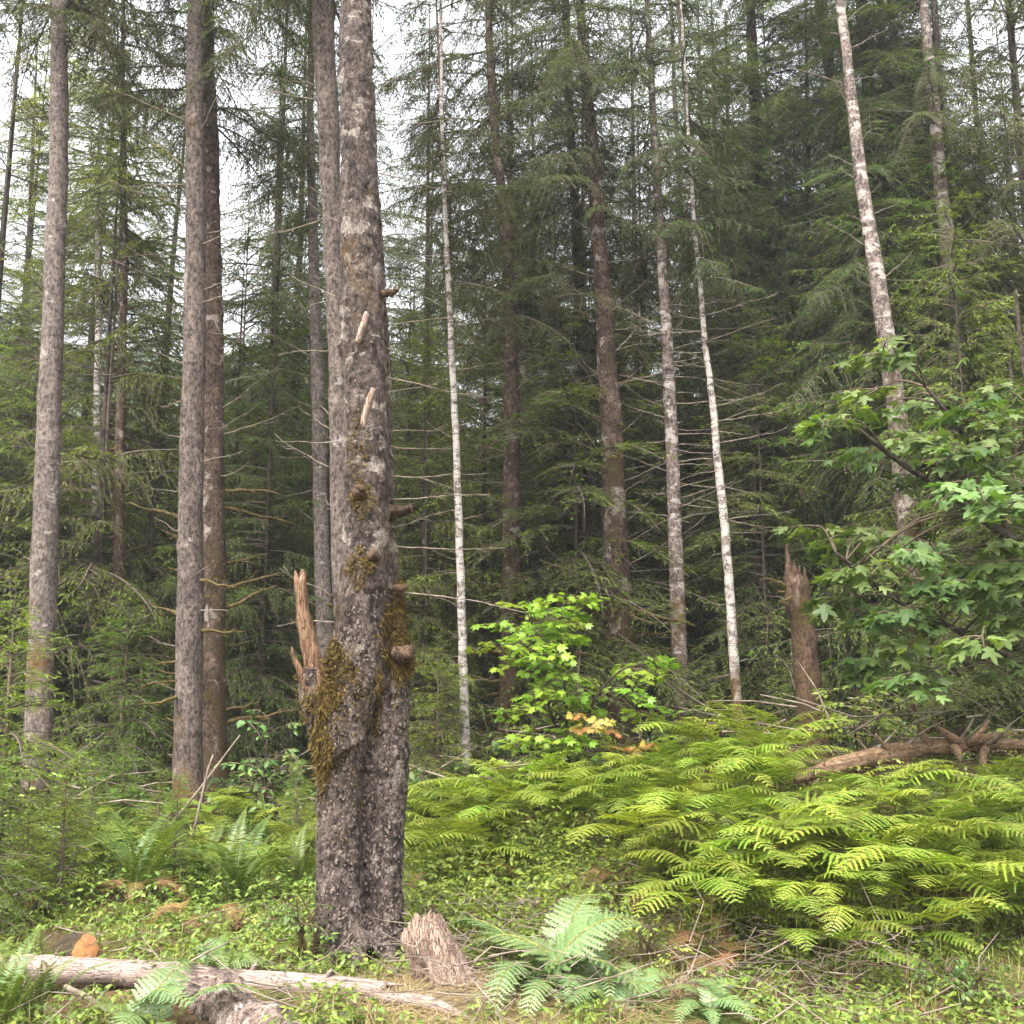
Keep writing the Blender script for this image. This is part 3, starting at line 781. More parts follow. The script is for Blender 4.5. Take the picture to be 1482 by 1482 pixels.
    for (px, py, az, el, l) in ((566, 470, .1, 8, .9), (566, 500, -.2, -20, .35), (566, 545, .1, -8, 1.3), (568, 570, .15, 10, .5), (570, 625, .1, -4, .55), (570, 645, -.1, -3, .6), (572, 690, .2, 8, 1.0), (572, 722, .1, 3, 1.3), (573, 765, .2, 7, .95), (576, 790, .1, -9, 1.3), (582, 855, .05, -2, 1.7), (560, 250, .3, -14, 1.2), (560, 180, .2, 8, .8), (560, 130, .2, 35, .7), (556, 70, .2, 40, .7), (480, 430, 3.0, 14, .6), (478, 640, 3.1, 6, .8), (476, 900, 3.2, 0, .7), (466, 1100, 3.0, 25, .25), (500, 330, 3.0, 20, .6)):
        q = P(px, py, DM + .12) - O
        part('branch', rg2.choice(DB), t, q - np.array([math.cos(az), 0, 0]) * .05, dir_rot(az, math.radians(el + rg2.uniform(-9, 9)), rg2.uniform(-.9, .9)), (l * rg2.uniform(.4, .75), .24 + .06 * l, .24 + .06 * l))
    # moss: shaggy strands in the fork and down the right side
    mm = MB(); r3 = np.random.default_rng(14)
    def mosspatch(px, py, d, sx, sz, cnt, ln, hang=1.0):
        c = P(px, py, d) - O
        # seed on the nearest bark
        dist = np.abs(v[:, 0] - c[0]) / sx + np.abs(v[:, 2] - c[2]) / sz + np.maximum(0, v[:, 1] - (c[1] + .12)) * 5
        idx = np.where(dist < 1.2)[0]
        if len(idx) == 0: return
        idx = r3.choice(idx, cnt)
        b = v[idx] + nr[idx] * r3.uniform(0, .012, (cnt, 1)) + r3.normal(0, .006, (cnt, 3))
        dd = nr[idx] * r3.uniform(.1, .9, (cnt, 1)) + np.array([0, 0, -1.0]) * hang * r3.uniform(.2, 1.2, (cnt, 1)) + r3.normal(0, .25, (cnt, 3))
        V, Q = leaf_quads(b, dd, r3.uniform(.35, 1, cnt) * ln, r3.uniform(.004, .010, cnt)); mm.add(V, Q)
    mosspatch(578, 950, DM + .1, .07, .12, 2600, .075)
    mosspatch(573, 890, DM + .12, .05, .20, 1500, .05)
    mosspatch(487, 960, DM - .05, .10, .13, 1700, .04, .4)
    mosspatch(472, 1010, DM - .05, .10, .10, 1500, .045)
    mosspatch(470, 1080, DM - .05, .06, .25, 1600, .05)
    mosspatch(540, 1030, DM - .2, .03, .30, 300, .04)
    mosspatch(520, 715, DM - .2, .08, .12, 420, .035)
    mosspatch(515, 815, DM - .2, .08, .12, 420, .035)
    mosspatch(512, 640, DM - .2, .08, .25, 420, .025)
    mosspatch(480, 1000, DM - .05, .20, .34, 1500, .026, .6)
    mosspatch(490, 1080, DM - .1, .26, .50, 900, .018, .6)
    mosspatch(575, 920, DM + .1, .10, .35, 900, .04)
    part('moss', mm.mesh('moss', [M['moss']], False), t)['kind'] = 'stuff'
    # high crown, above the picture
    part('crown', CR['spruce_open'], t, cA[-3] - np.array([0, 0, .5]), (0, 0, 1.0), .9)
    return t
main_tree()

# ================================================================== NAMED TREES
HT = hero_tree
HT('grey_tree', 'bare straight grey trunk with pale lichen flecks at the left, above bright hemlock sprays', 'tree',
   [(48, 1245, 40), (57, 1000, 38), (64, 850, 36), (72, 600, 33), (77, 430, 29), (83, 230, 26), (88, 0, 22)], 9.6, 'bark_grey', total=17, crown='spruce_tall', crown_py=40, crown_scale=.75, bands=[(1000, 250, 9, (.1, .28), 'dead', (-10, 35)), (220, 0, 5, (.4, .9), 'dead', (0, 25))], seed=3, sides=22)
HT('grey_tree', 'tall grey scaly trunk with short dead stubs, in front of the reddish split trunk', 'tree',
   [(269, 1215, 52), (272, 1150, 42), (275, 1000, 39), (278, 800, 36), (281, 600, 33), (283, 300, 28), (282, 0, 22)], 9.9, 'bark_fir', total=18, crown='spruce_tall', crown_py=-40, crown_scale=.8, bands=[(1100, 500, 14, (.12, .5), 'dead', (-15, 20)), (480, 20, 16, (.4, 1.1), 'dead', (-5, 35)), (1080, 800, 4, (.25, .45), 'moss', (-10, 10))], seed=4, sides=24)
HT('mossy_tree', 'reddish trunk with pale split wood and shaggy mossy limbs, behind the grey scaly trunk', 'tree',
   [(306, 1200, 62), (307, 1100, 46), (309, 900, 38), (311, 700, 33), (311, 500, 29), (309, 400, 27), (307, 230, 22), (303, 60, 16)], 11.2, 'bark_red', total=16, crown='spruce_tall', crown_py=190, crown_scale=.85, bands=[(1080, 700, 16, (.4, .95), 'moss', (-8, 22)), (700, 300, 16, (.5, 1.2), 'dead', (-5, 40))], seed=5, sides=20, rough=.1)
HT('slim_tree', 'slim lichen-spotted trunk with an ochre mossy foot, between the two left grey trunks', 'tree',
   [(165, 1090, 22), (168, 980, 20), (172, 850, 17), (175, 700, 14), (177, 550, 13), (178, 400, 11), (178, 250, 9), (177, 80, 6)], 12.9, 'bark_red', total=16, crown='spruce_slim', crown_py=430, crown_scale=1.05, bands=[(950, 700, 9, (.2, .6), 'moss', (-10, 30)), (800, 420, 10, (.3, .9), 'dead', (-10, 30))], seed=6, sides=12)
HT('slim_tree', 'thin pale trunk seen in broken lengths through the foliage, beside the slim mossy-footed trunk', 'tree',
   [(137, 1040, 17), (138, 950, 15), (141, 800, 12), (144, 650, 10), (146, 500, 9), (147, 300, 7)], 15.5, 'bark_birch', total=17, crown='light', crown_py=360, crown_scale=.9, bands=[(900, 500, 8, (.3, .9), 'dead', (-5, 25))], seed=7, sides=10)
HT('leaning_snag', 'thin bare white leaning stem at the far left behind the first grey trunk', 'dead tree',
   [(17, 1030, 8), (30, 920, 7), (42, 830, 7), (53, 730, 4)], 13, 'deadwood_v', seed=8, sides=8, jag=.05, bands=[(1000, 850, 4, (.2, .5), 'dead', (-10, 20))], knots=2)
HT('slim_tree', 'grey knotted trunk seen just left of the double tree, with a forked bleached stick', 'tree',
   [(476, 1060, 30), (474, 960, 26), (469, 800, 22), (464, 640, 20), (459, 480, 17), (455, 320, 14), (452, 150, 10)], 12.5, 'bark_grey', total=16, crown='spruce_open', crown_py=330, crown_scale=.8, bands=[(950, 560, 14, (.25, .8), 'dead', (-20, 25)), (560, 250, 12, (.4, 1.1), 'dead', (-10, 40)), (960, 860, 4, (.25, .4), 'moss', (0, 20))], seed=9, sides=14)
HT('grey_tree', 'grey trunk pressed against the left side of the double tree, dark foliage at its top', 'tree',
   [(507, 1150, 34), (502, 950, 29), (497, 800, 27), (494, 600, 27), (490, 400, 28), (486, 200, 30), (478, 0, 32)], 8.6, 'bark_fir', total=16, crown='spruce_tall', crown_py=20, crown_scale=.75, bands=[(880, 420, 10, (.2, .6), 'dead', (-15, 35)), (420, 60, 9, (.3, .9), 'dead', (-10, 30))], seed=10, sides=18)
HT('birch', 'thin white mottled trunk just right of the double tree, tapering into open needles', 'tree',
   [(675, 1135, 14), (671, 1000, 13), (667, 880, 12), (662, 740, 11), (656, 600, 9.5), (650, 480, 8.5), (644, 330, 7), (637, 120, 5)], 11.8, 'bark_birch', total=15, crown='spruce_open', crown_py=470, crown_scale=.75, bands=[(1080, 560, 14, (.15, .5), 'dead', (-15, 25)), (560, 250, 10, (.4, 1.0), 'dead', (-10, 25))], seed=11, sides=12, flare=.2)
HT('mossy_tree', 'brown trunk with mossy whorled stubs behind the left side of the vine maple', 'tree',
   [(735, 1160, 34), (737, 1000, 29), (738, 850, 26), (739, 700, 24), (740, 550, 21), (735, 380, 17), (726, 280, 14), (714, 180, 11), (705, 20, 9)], 13.5, 'bark_red', total=17, crown='spruce_tall', crown_py=470, crown_scale=.85, bands=[(1060, 820, 10, (.25, .6), 'moss', (-25, 15)), (860, 480, 22, (.25, .9), 'dead', (-30, 25))], seed=12, sides=16, rough=.09)
HT('dark_tree', 'dark smooth trunk half hidden in foliage, between the two brown mossy trunks', 'tree',
   [(872, 1110, 30), (867, 950, 28), (860, 800, 25), (850, 640, 22), (841, 500, 19), (832, 330, 15), (823, 150, 11)], 14.4, 'bark_dark', total=18, crown='hemlock_tall', crown_py=560, crown_scale=.85, bands=[(900, 560, 10, (.4, 1.2), 'dead', (-15, 30))], seed=13, sides=14)
HT('mossy_tree', 'reddish-brown trunk with swirling mossy limbs, behind the right side of the vine maple', 'tree',
   [(898, 1150, 62), (897, 1000, 48), (895, 900, 41), (890, 780, 36), (884, 620, 31), (876, 480, 26), (867, 360, 23), (857, 220, 18), (846, 90, 14), (838, 0, 12)], 13, 'bark_red', total=18, crown='spruce_tall', crown_py=330, crown_scale=.8, bands=[(1060, 830, 18, (.4, 1.0), 'moss', (-20, 30)), (860, 420, 30, (.4, 1.25), 'dead', (-12, 45)), (420, 200, 8, (.5, 1.2), 'dead', (0, 40))], seed=14, sides=18, rough=.12)
HT('birch', 'straight ringed pale trunk with many bare horizontal branches, right of the reddish mossy trunk', 'tree',
   [(988, 1100, 26), (984, 980, 23), (978, 820, 21), (970, 650, 19), (962, 480, 16), (953, 320, 13), (943, 150, 10), (936, 0, 7)], 12.8, 'bark_alder', total=17, crown='spruce_slim', crown_py=390, crown_scale=1.1, bands=[(1060, 760, 9, (.15, .5), 'dead', (-12, 15)), (760, 420, 40, (.4, 1.2), 'dead', (-12, 18))], seed=15, sides=14, flare=.2)
HT('birch', 'thin white spotted trunk leaning slightly left, rightmost of the pale stems in the middle', 'tree',
   [(1069, 1045, 14), (1061, 940, 14), (1052, 820, 13), (1041, 700, 12), (1030, 580, 10), (1019, 480, 8), (1012, 400, 7), (1002, 280, 5)], 12.4, 'bark_birch', total=15, crown='spruce_slim', crown_py=430, crown_scale=1.0, bands=[(1000, 780, 6, (.15, .4), 'dead', (-12, 15)), (780, 440, 26, (.3, 1.0), 'dead', (-18, 10))], seed=16, sides=12, flare=.15)
HT('snag', 'broken brown snag with jagged top and two mossy arm stubs, left of bigleaf maple', 'dead tree',
   [(1178, 1090, 40), (1172, 1000, 36), (1165, 920, 34), (1158, 870, 34), (1154, 838, 33)], 11.5, 'bark_snag', seed=17, sides=22, jag=.10, rough=.12, bands=[(870, 845, 3, (.28, .38), 'moss', (-4, 22)), (930, 900, 2, (.2, .35), 'dead', (-5, 10))])
snag = bpy.data.objects['snag']
for (x0, y0, x1, y1, w0) in ((1146, 870, 1138, 787, 13), (1150, 865, 1147, 812, 12), (1157, 865, 1156, 818, 11), (1163, 865, 1165, 822, 9), (1143, 880, 1141, 815, 10), (1168, 875, 1168, 835, 7)):
    a_ = P(x0, y0, 11.45) - np.array(snag.location); b_ = P(x1, y1, 11.42 + random.uniform(-.06, .1)) - np.array(snag.location); k_ = W(x0, y0, 11.5) * w0 / 2
    me_, pp_, rr_ = trunk_mesh('splinter', np.array([a_, (a_ * .45 + b_ * .55), b_]), np.array([k_ * 1.2, k_ * .9, k_ * .25]), M['bark_snag'], sides=7, step=.04, seed=int(x0), flare=0, rough=.2, knots=2)
    part('splinter', me_, snag)
HT('birch', 'pale spotted birch trunk leaning left across the upper right, bare twigs along it', 'tree',
   [(1345, 1080, 44), (1325, 900, 36), (1312, 740, 32), (1303, 640, 29), (1284, 500, 25), (1267, 390, 22), (1246, 250, 18), (1231, 120, 15), (1216, 0, 12)], 11.8, 'bark_birchfoot', total=15, crown='light', crown_py=-120, crown_scale=.7, bands=[(560, 20, 22, (.2, .75), 'dead', (10, 50))], seed=18, sides=18)
HT('dark_tree', 'dark hemlock trunk close behind the leaning birch, cloaked in drooping needles', 'tree',
   [(1335, 1090, 52), (1325, 800, 38), (1312, 560, 30), (1296, 400, 26), (1277, 250, 23), (1258, 100, 18), (1250, 0, 15)], 13.4, 'bark_dark', total=18, crown='hemlock_dense', crown_py=760, crown_scale=1.0, seed=19, sides=16, extra_crowns=[('hemlock_tall', 330, .75)])
HT('dark_tree', 'dark trunk slanting left out of the hemlock behind the leaning birch', 'tree',
   [(1290, 900, 28), (1270, 600, 24), (1248, 400, 21), (1226, 230, 18), (1202, 90, 14), (1188, 0, 12)], 14.8, 'bark_dark', total=17, crown='hemlock_tall', crown_py=420, crown_scale=.7, seed=20, sides=12)
HT('dark_tree', 'heavy dark hemlock with curtains of needles, rising behind the broken brown snag', 'tree',
   [(1128, 1000, 34), (1126, 800, 30), (1120, 560, 27), (1112, 400, 25), (1103, 250, 22), (1096, 120, 17), (1090, 0, 13)], 15, 'bark_dark', total=19, crown='hemlock_dense', crown_py=780, crown_scale=1.08, seed=22, sides=14, extra_crowns=[('hemlock_tall', 420, .85)])
HT('birch', 'hazy pale mottled trunk near the right edge rising above the maple', 'tree',
   [(1412, 1060, 34), (1405, 800, 28), (1390, 580, 24), (1376, 420, 22), (1363, 280, 19), (1349, 130, 15), (1336, 0, 11)], 12.5, 'bark_alder', total=19, crown='spruce_open', crown_py=420, crown_scale=.9, bands=[(560, 60, 14, (.4, 1.2), 'dead', (-5, 30))], seed=23, sides=14)
HT('slim_tree', 'thin grey far trunk between the leaning birch and the hazy pale trunk', 'tree',
   [(1362, 1000, 20), (1350, 700, 17), (1336, 400, 13), (1316, 200, 10), (1292, 0, 7)], 13.4, 'bark_grey', total=20, crown='spruce_slim', crown_py=330, crown_scale=1.0, bands=[(560, 160, 8, (.4, 1.0), 'dead', (-5, 30))], seed=24, sides=10)
HT('dark_tree', 'dark brown trunk low behind the right end of the mossy log', 'tree',
   [(1420, 1080, 32), (1412, 900, 28), (1400, 700, 24), (1385, 480, 20), (1372, 300, 14)], 12.6, 'bark_dark', total=15, crown='under', crown_py=800, crown_scale=1.1, seed=25, sides=14)
HT('slim_tree', 'slender dark spire of spruce behind the ringed pale trunk', 'tree',
   [(1000, 1000, 14), (996, 700, 12), (988, 400, 9), (976, 180, 7), (968, 0, 5)], 21, 'bark_dark', total=21, crown='spruce_slim', crown_py=330, crown_scale=1.15, seed=26, sides=8)
HT('slim_tree', 'slender spruce stem with forked pale wood right of the brown trunk with whorled stubs', 'tree',
   [(778, 1010, 14), (770, 800, 12), (760, 600, 10), (746, 380, 8), (737, 200, 6)], 19.5, 'bark_grey', total=17, crown='spruce_slim', crown_py=420, crown_scale=1.0, bands=[(760, 450, 9, (.3, .9), 'dead', (-20, 30))], seed=27, sides=8)

# ================================================================== THE WOOD BEHIND
def wood_tree_meshes(tag_, H, r0, bark, crown, z0, csc, seed):
    c = np.array([[0, 0, -.3], [random.uniform(-.1, .1), 0, H * .5], [random.uniform(-.2, .2), 0, H]])
    me, pp, rr = trunk_mesh('trunk', c, [r0, r0 * .6, r0 * .1], M[bark], sides=10, step=.35, seed=seed, knots=4)
    return me, CR[crown], z0, csc
kinds = {
    'tall_spruce': ('spruce_tree', 'tall open spruce in the wood behind, foliage thinning towards the sky', 'tall open spruces in the wood', [wood_tree_meshes('s', 16, .11, 'bark_dark', 'spruce_tall', 3.6, 1.0, 41), wood_tree_meshes('s', 15, .10, 'bark_dark', 'spruce_open', 3.5, 1.0, 42), wood_tree_meshes('s', 14, .085, 'bark_dark', 'spruce_slim', 3.2, 1.15, 43)]),
    'hemlock': ('hemlock_tree', 'dark full hemlock in the wood behind, needles reaching low', 'dark hemlocks in the wood', [wood_tree_meshes('h', 14.5, .12, 'bark_dark', 'hemlock_tall', 2.2, 1.0, 44), wood_tree_meshes('h', 11.2, .11, 'bark_dark', 'hemlock_dense', 1.0, 1.0, 45)]),
    'under': ('understory_conifer', 'low bushy understory conifer under the taller trees', 'low conifers under the wood', [wood_tree_meshes('u', 5.2, .040, 'bark_dark', 'under', .15, 1.0, 46), wood_tree_meshes('u', 6.1, .040, 'bark_dark', 'under_spruce', .15, 1.0, 47)]),
    'light': ('light_green_tree', 'yellow-green tree coloured as if lit, showing through gaps in the dark wood', 'light green trees beyond the wood', [wood_tree_meshes('l', 8.6, .08, 'bark_alder', 'light', 1.6, 1.0, 48)]),
}
def wood(kind, x, y, sc, rz):
    nm, lab, grp, ms = kinds[kind]
    me, cr, z0, csc = ms[random.randrange(len(ms))]
    t = root(nm, (x, y, gz(x, y)), lab, 'tree', grp, rz, sc)
    part('trunk', me, t); part('crown', cr, t, (0, 0, z0), (0, 0, 0), csc)
rw = random.Random(99)
placed = []
def try_place(kind, x, y, sc, mind):
    for (a, b, c) in placed:
        if (a - x) ** 2 + (b - y) ** 2 < mind * mind: return False
    placed.append((x, y, kind)); wood(kind, x, y, sc, rw.uniform(0, 6.28)); return True
# understory belt closes the view between the trunks
for k in range(3000):
    y = 12.9 + 23 * rw.random() ** 1.4; x = rw.uniform(-.62 * y - 1, .62 * y + 1)
    px = 741 + x / y * FPX
    if y < 16 and 560 < px < 1120 and rw.random() < .7: continue
    try_place('under', x, y, rw.uniform(.8, 1.5), 1.5)
    if len(placed) > 230: break
n0 = len(placed)
placed = []
for (px, d, sc, kd) in ((1150, 14.6, 1.3, 1), (1400, 11.6, 1.05, 1), (1475, 10.9, .85, 0), (1300, 12.8, 1.3, 1), (1085, 16.5, 1.4, 1), (225, 13.6, 1.0, 1), (105, 13.4, .9, 0), (390, 13.0, 1.0, 1), (30, 13.6, 1.15, 0), (345, 14.6, 1.3, 1), (590, 14.5, 1.15, 1), (815, 15.0, 1.2, 0), (700, 16, 1.4, 1)):
    nm, lab, grp, ms = kinds['under']; me, cr, z0, csc = ms[kd]
    x = (px - 741) / FPX * d * 1.02
    t = root(nm, (x, d, gz(x, d)), lab, 'tree', grp, rw.uniform(0, 6.28), sc)
    part('trunk', me, t); part('crown', cr, t, (0, 0, z0), (0, 0, 0), csc)
for (px, d, sc, kd) in ((1185, 14.6, 1.05, 1), (1065, 16.5, 1.15, 1), (1265, 15.5, 1.2, 1), (1320, 13.2, .85, 0), (125, 17.5, .95, 0), (15, 19, 1.0, 0), (235, 19.5, 1.0, 0)):
    nm, lab, grp, ms = kinds['hemlock']; me, cr, z0, csc = ms[kd]
    x = (px - 741) / FPX * d * 1.02
    t = root(nm, (x, d, gz(x, d)), lab, 'tree', grp, rw.uniform(0, 6.28), sc)
    part('trunk', me, t); part('crown', cr, t, (0, 0, z0), (0, 0, 0), csc)
for k in range(3000):
    y = 18 + 50 * rw.random() ** 1.3; x = rw.uniform(-.62 * y - 2, .62 * y + 2)
    px = 741 + x / y * FPX
    right = 950 < px < 1320
    left = px < 420
    u = rw.random()
    if right: kind = 'hemlock' if u < .58 else 'tall_spruce'
    elif left: kind = 'light' if u < .46 else ('tall_spruce' if u < .75 else 'hemlock')
    else: kind = 'tall_spruce' if u < .55 else ('hemlock' if u < .85 else 'light')
    sc = rw.uniform(.75, 1.15)
    if y > 32: sc *= .82
    if left and y < 40: sc *= .85
    try_place(kind, x, y, sc, 2.1 if y < 35 else 2.9)
    if len(placed) > 235: break
for (px, d, kd, sc) in ((-25, 14.5, 1, 1.0), (385, 14.8, 2, 1.1), (420, 18, 0, 1.0), (612, 20, 0, 1.0), (925, 17.8, 1, 1.1), (1030, 19, 0, 1.0), (1450, 14.2, 1, 1.0), (1520, 12.6, 0, 1.0), (15, 19.5, 1, 1.0), (525, 22, 0, 1.1), (850, 22, 0, 1.1), (1500, 19, 1, 1.0)):
    nm, lab, grp, ms = kinds['tall_spruce']; me, cr, z0, csc = ms[kd]
    x = (px - 741) / FPX * d * 1.02
    t = root(nm, (x, d, gz(x, d)), lab, 'tree', grp, rw.uniform(0, 6.28), sc)
    part('trunk', me, t, scale=(.8, .8, 1)); part('crown', cr, t, (0, 0, z0), (0, 0, 0), csc)
print('wood', n0, len(placed))

# ================================================================== BROADLEAF FOLIAGE
def palmate(lobes=5, depth=.55, teeth=True, cup=.10):
    """leaf outline fan: base at origin, blade along +x, length ~1"""
    pts = []
    angs = np.radians({5: [-118, -62, 0, 62, 118], 7: [-140, -92, -45, 0, 45, 92, 140]}[lobes])
    lens = {5: [.42, .68, .78, .68, .42], 7: [.38, .52, .62, .66, .62, .52, .38]}[lobes]
    ctr = np.array([.30, 0])
    k = len(angs)
    for i, (a, l) in enumerate(zip(angs, lens)):
        tip = ctr + l * np.array([math.cos(a), math.sin(a)])
        s1 = ctr + l * .68 * np.array([math.cos(a - .27), math.sin(a - .27)])
        s2 = ctr + l * .68 * np.array([math.cos(a + .27), math.sin(a + .27)])
        if i == 0: pts.append(np.array([.02, -.02]))
        pts += [s1, tip, s2]
        if i < k - 1:
            am = (a + angs[i + 1]) / 2
            pts.append(ctr + depth * .5 * (l + lens[i + 1]) * .62 * np.array([math.cos(am), math.sin(am)]))
    pts.append(np.array([.02, .02]))
    pts = np.array(pts)
    z = -cup * (np.abs(pts[:, 1]) * 1.2 + .9 * np.maximum(0, pts[:, 0] - .3) ** 2)
    V = np.vstack([[ctr[0], 0, .0], np.column_stack([pts, z])])
    n = len(pts)
    T = np.array([[0, i, i + 1] for i in range(1, n)] + [[0, n, 1]])
    return V, T

def oval_leaf():
    V = np.array([[0, 0, 0], [.25, .2, -.01], [.6, .24, -.03], [1, 0, -.12], [.6, -.24, -.03], [.25, -.2, -.01], [.5, 0, .03]])
    T = np.array([[6, 0, 5], [6, 5, 4], [6, 4, 3], [6, 3, 2], [6, 2, 1], [6, 1, 0]])
    return V, T

def add_leaves(mb, tpl, base, az, tilt, roll, size, m=0):
    n = len(base); ca, sa = np.cos(az), np.sin(az); ct, st = np.cos(tilt), np.sin(tilt); cr, sr = np.cos(roll), np.sin(roll)
    # x axis pointing az, dipping by tilt
    ex = np.stack([ca * ct, sa * ct, -st], 1)
    ey0 = np.stack([-sa, ca, np.zeros(n)], 1); ez0 = np.cross(ex, ey0)
    ey = ey0 * cr[:, None] + ez0 * sr[:, None]; ez = np.cross(ex, ey)
    Mx = np.stack([ex, ey, ez], 2) * np.asarray(size)[:, None, None]
    tv, tt = tpl
    mb.add(put(tv, Mx, base), None, rep(tt, n, len(tv)), m)

def leaf_spray(name, tpl, leafm, stemm, n, rx, rzz, size, seed, tilt=(.15, .7)):
    """a flattened spray: short twigs with leaves in pairs, growing along +x from the origin"""
    r = np.random.default_rng(seed); mb = MB()
    base, az = [], []
    ntw = max(2, n // 6)
    for k in range(ntw):
        a = r.uniform(-1.3, 1.3); l = rx * r.uniform(.5, 1.25)
        ss = np.linspace(0, 1, 5)
        tp = np.stack([ss * l * math.cos(a), ss * l * math.sin(a), rzz * (r.uniform(-.5, .9) * ss - .5 * ss ** 2)], 1)
        V, Q, T = tube(tp, np.linspace(.006, .002, 5) * (1 + rx), 4, cap=False); mb.add(V, Q, None, 1)
        m = max(2, n // ntw)
        for j in range(m):
            t = (j // 2 + 1) / (m // 2 + .5) if m > 1 else 1
            t = min(1, t)
            p = np.array([np.interp(t, ss, tp[:, i]) for i in range(3)])
            sd = (1 if j % 2 else -1)
            la = a + (sd * r.uniform(.5, 1.3) if t < .97 else r.uniform(-.3, .3))
            base.append(p + np.array([math.cos(la), math.sin(la), r.uniform(-.1, .25)]) * size * .35); az.append(la)
            V, Q, T = tube(np.array([p, base[-1]]), [.0018, .0012], 3, cap=False); mb.add(V, Q, None, 1)
    base = np.array(base); k = len(base)
    add_leaves(mb, tpl, base, np.array(az), r.uniform(tilt[0], tilt[1], k), r.normal(0, .45, k), size * r.uniform(.55, 1.2, k))
    return mb.mesh(name, [leafm, stemm], False)

BIG = palmate(5, .66, cup=.16); VINE = palmate(7, .92, cup=.12); OVAL = oval_leaf()
SPR_BIG = [leaf_spray('leaf_spray', BIG, M['bigmaple'], M['darkstalk'], 30, .34, .17, .150, 300 + i, tilt=(-.1, .95)) for i in range(6)]
SPR_VINE = [leaf_spray('leaf_spray', VINE, M['vinemaple'], M['darkstalk'], 24, .24, .10, .095, 320 + i, tilt=(-.15, .6)) for i in range(6)]
SPR_VINEO = [leaf_spray('leaf_spray', VINE, M['vinemaple_orange'], M['darkstalk'], 16, .17, .06, .09, 340 + i, tilt=(0, .5)) for i in range(3)]
SPR_SHRUB = [leaf_spray('leaf_spray', OVAL, M['shrubleaf'], M['darkstalk'], 18, .22, .12, .085, 350 + i, tilt=(-.1, .8)) for i in range(5)]
SPR_PALE = [leaf_spray('leaf_spray', OVAL, M['paleleaf'], M['darkstalk'], 14, .22, .05, .10, 360 + i, tilt=(-.05, .3)) for i in range(4)]

def leafy(name, label, cat, base, stems, sprays, meshes, seed, limbr=.014, trunkr=.03, special=None, yaw=None, ssc=(.85, 1.2), group=None):
    """stems: list of polylines (world); every spray hangs on a limb from the nearest stem point"""
    rg = random.Random(seed); O = np.array(base, float)
    t = root(name, O, label, cat, group)
    mb = MB(); sp_ = []
    for s in stems:
        dense = catmull(np.array(s), 26) - O
        V, Q, T = tube(dense, np.linspace(trunkr, trunkr * .3, 26), 8); mb.add(V, Q, T); sp_.append(dense)
    part('trunk', mb.mesh('trunk', [M['bark_dark']]), t)
    allp = np.vstack(sp_)
    for k, spr in enumerate(sprays):
        c = np.array(spr[:3]) - O
        low = allp[allp[:, 2] < c[2] - .05]
        if len(low) == 0: low = allp
        q = low[int(np.argmin(np.linalg.norm((low - c) * np.array([1, 1, 1.3]), axis=1)))]
        d = c - q; l = np.linalg.norm(d[:2]) + 1e-6
        ang = math.atan2(d[1], d[0])
        mid = (q + c) / 2 + np.array([0, 0, .12 * l])
        pts = catmull([q, mid, c], 9) - q
        V, Q, T = tube(pts, np.linspace(limbr, limbr * .4, 9), 5); m2 = MB(); m2.add(V, Q, T)
        b = part('branch', m2.mesh('branch', [M['darkstalk']]), t, q)
        src, lab = meshes, None
        if special and k in special[0]: src, lab = special[1], special[2]
        yw = (ang if yaw is None else rg.choice([ang, yaw])) + rg.uniform(-.5, .5)
        part('leaf_spray', rg.choice(src), b, c - q, (rg.uniform(-.2, .2), rg.uniform(-.1, .25), yw), rg.uniform(*ssc), label=lab)
    return t

# bigleaf maple on the right
rb = random.Random(6)
spots = [(1185, 622), (1250, 568), (1298, 590), (1330, 640), (1362, 612), (1240, 655), (1180, 785), (1160, 765), (1285, 800), (1250, 835), (1325, 790), (1392, 705), (1440, 668), (1420, 745), (1462, 700), (1350, 825), (1328, 858), (1382, 822), (1440, 815), (1464, 838), (1402, 792), (1270, 893), (1302, 935), (1332, 945), (1228, 962), (1290, 992), (1342, 905), (1402, 925), (1452, 900), (1472, 622), (1430, 565), (1400, 600), (1302, 525), (1258, 515), (1462, 745), (1476, 560), (1218, 700), (1380, 660), (1452, 615), (1385, 870), (1475, 960), (1430, 980), (1345, 985), (1240, 600), (1310, 700), (1260, 770), (1420, 850), (1210, 870)]
spots += [(1150 + rb.random() * 330, 520 + rb.random() * 480) for _ in range(18)]
spots = [(a, b) for (a, b) in spots if not (a < 1290 and 690 < b < 760) and not (a < 1200 and b > 820)]
sprays = []
for (px, py) in spots:
    d = 8.6 + rb.uniform(-.7, .9) - (.5 if px > 1380 and py > 650 else 0)
    sprays.append(tuple(P(px + 20, py - 4, d)))
bb = G(1500, 1215); bb = np.array([P(1520, 1000, 9.4)[0], 9.4, gz(P(1520, 1000, 9.4)[0], 9.4)])
stems = [[bb, P(1500, 950, 9.3), P(1462, 780, 9.1), P(1400, 640, 8.9), P(1340, 560, 8.8)],
         [bb, P(1490, 980, 9.3), P(1400, 920, 9.0), P(1300, 870, 8.9), P(1210, 800, 8.8)],
         [bb, P(1515, 900, 9.2), P(1510, 700, 9.0), P(1480, 520, 8.9), P(1470, 420, 8.9)],
         [P(1462, 780, 9.1), P(1380, 720, 9.0), P(1290, 660, 8.9), P(1220, 600, 8.8)]]
leafy('bigleaf_maple', 'bigleaf maple with large layered green leaves, filling the right side', 'tree', bb, stems, sprays, SPR_BIG, 61, trunkr=.045, limbr=.012, yaw=-2.2)

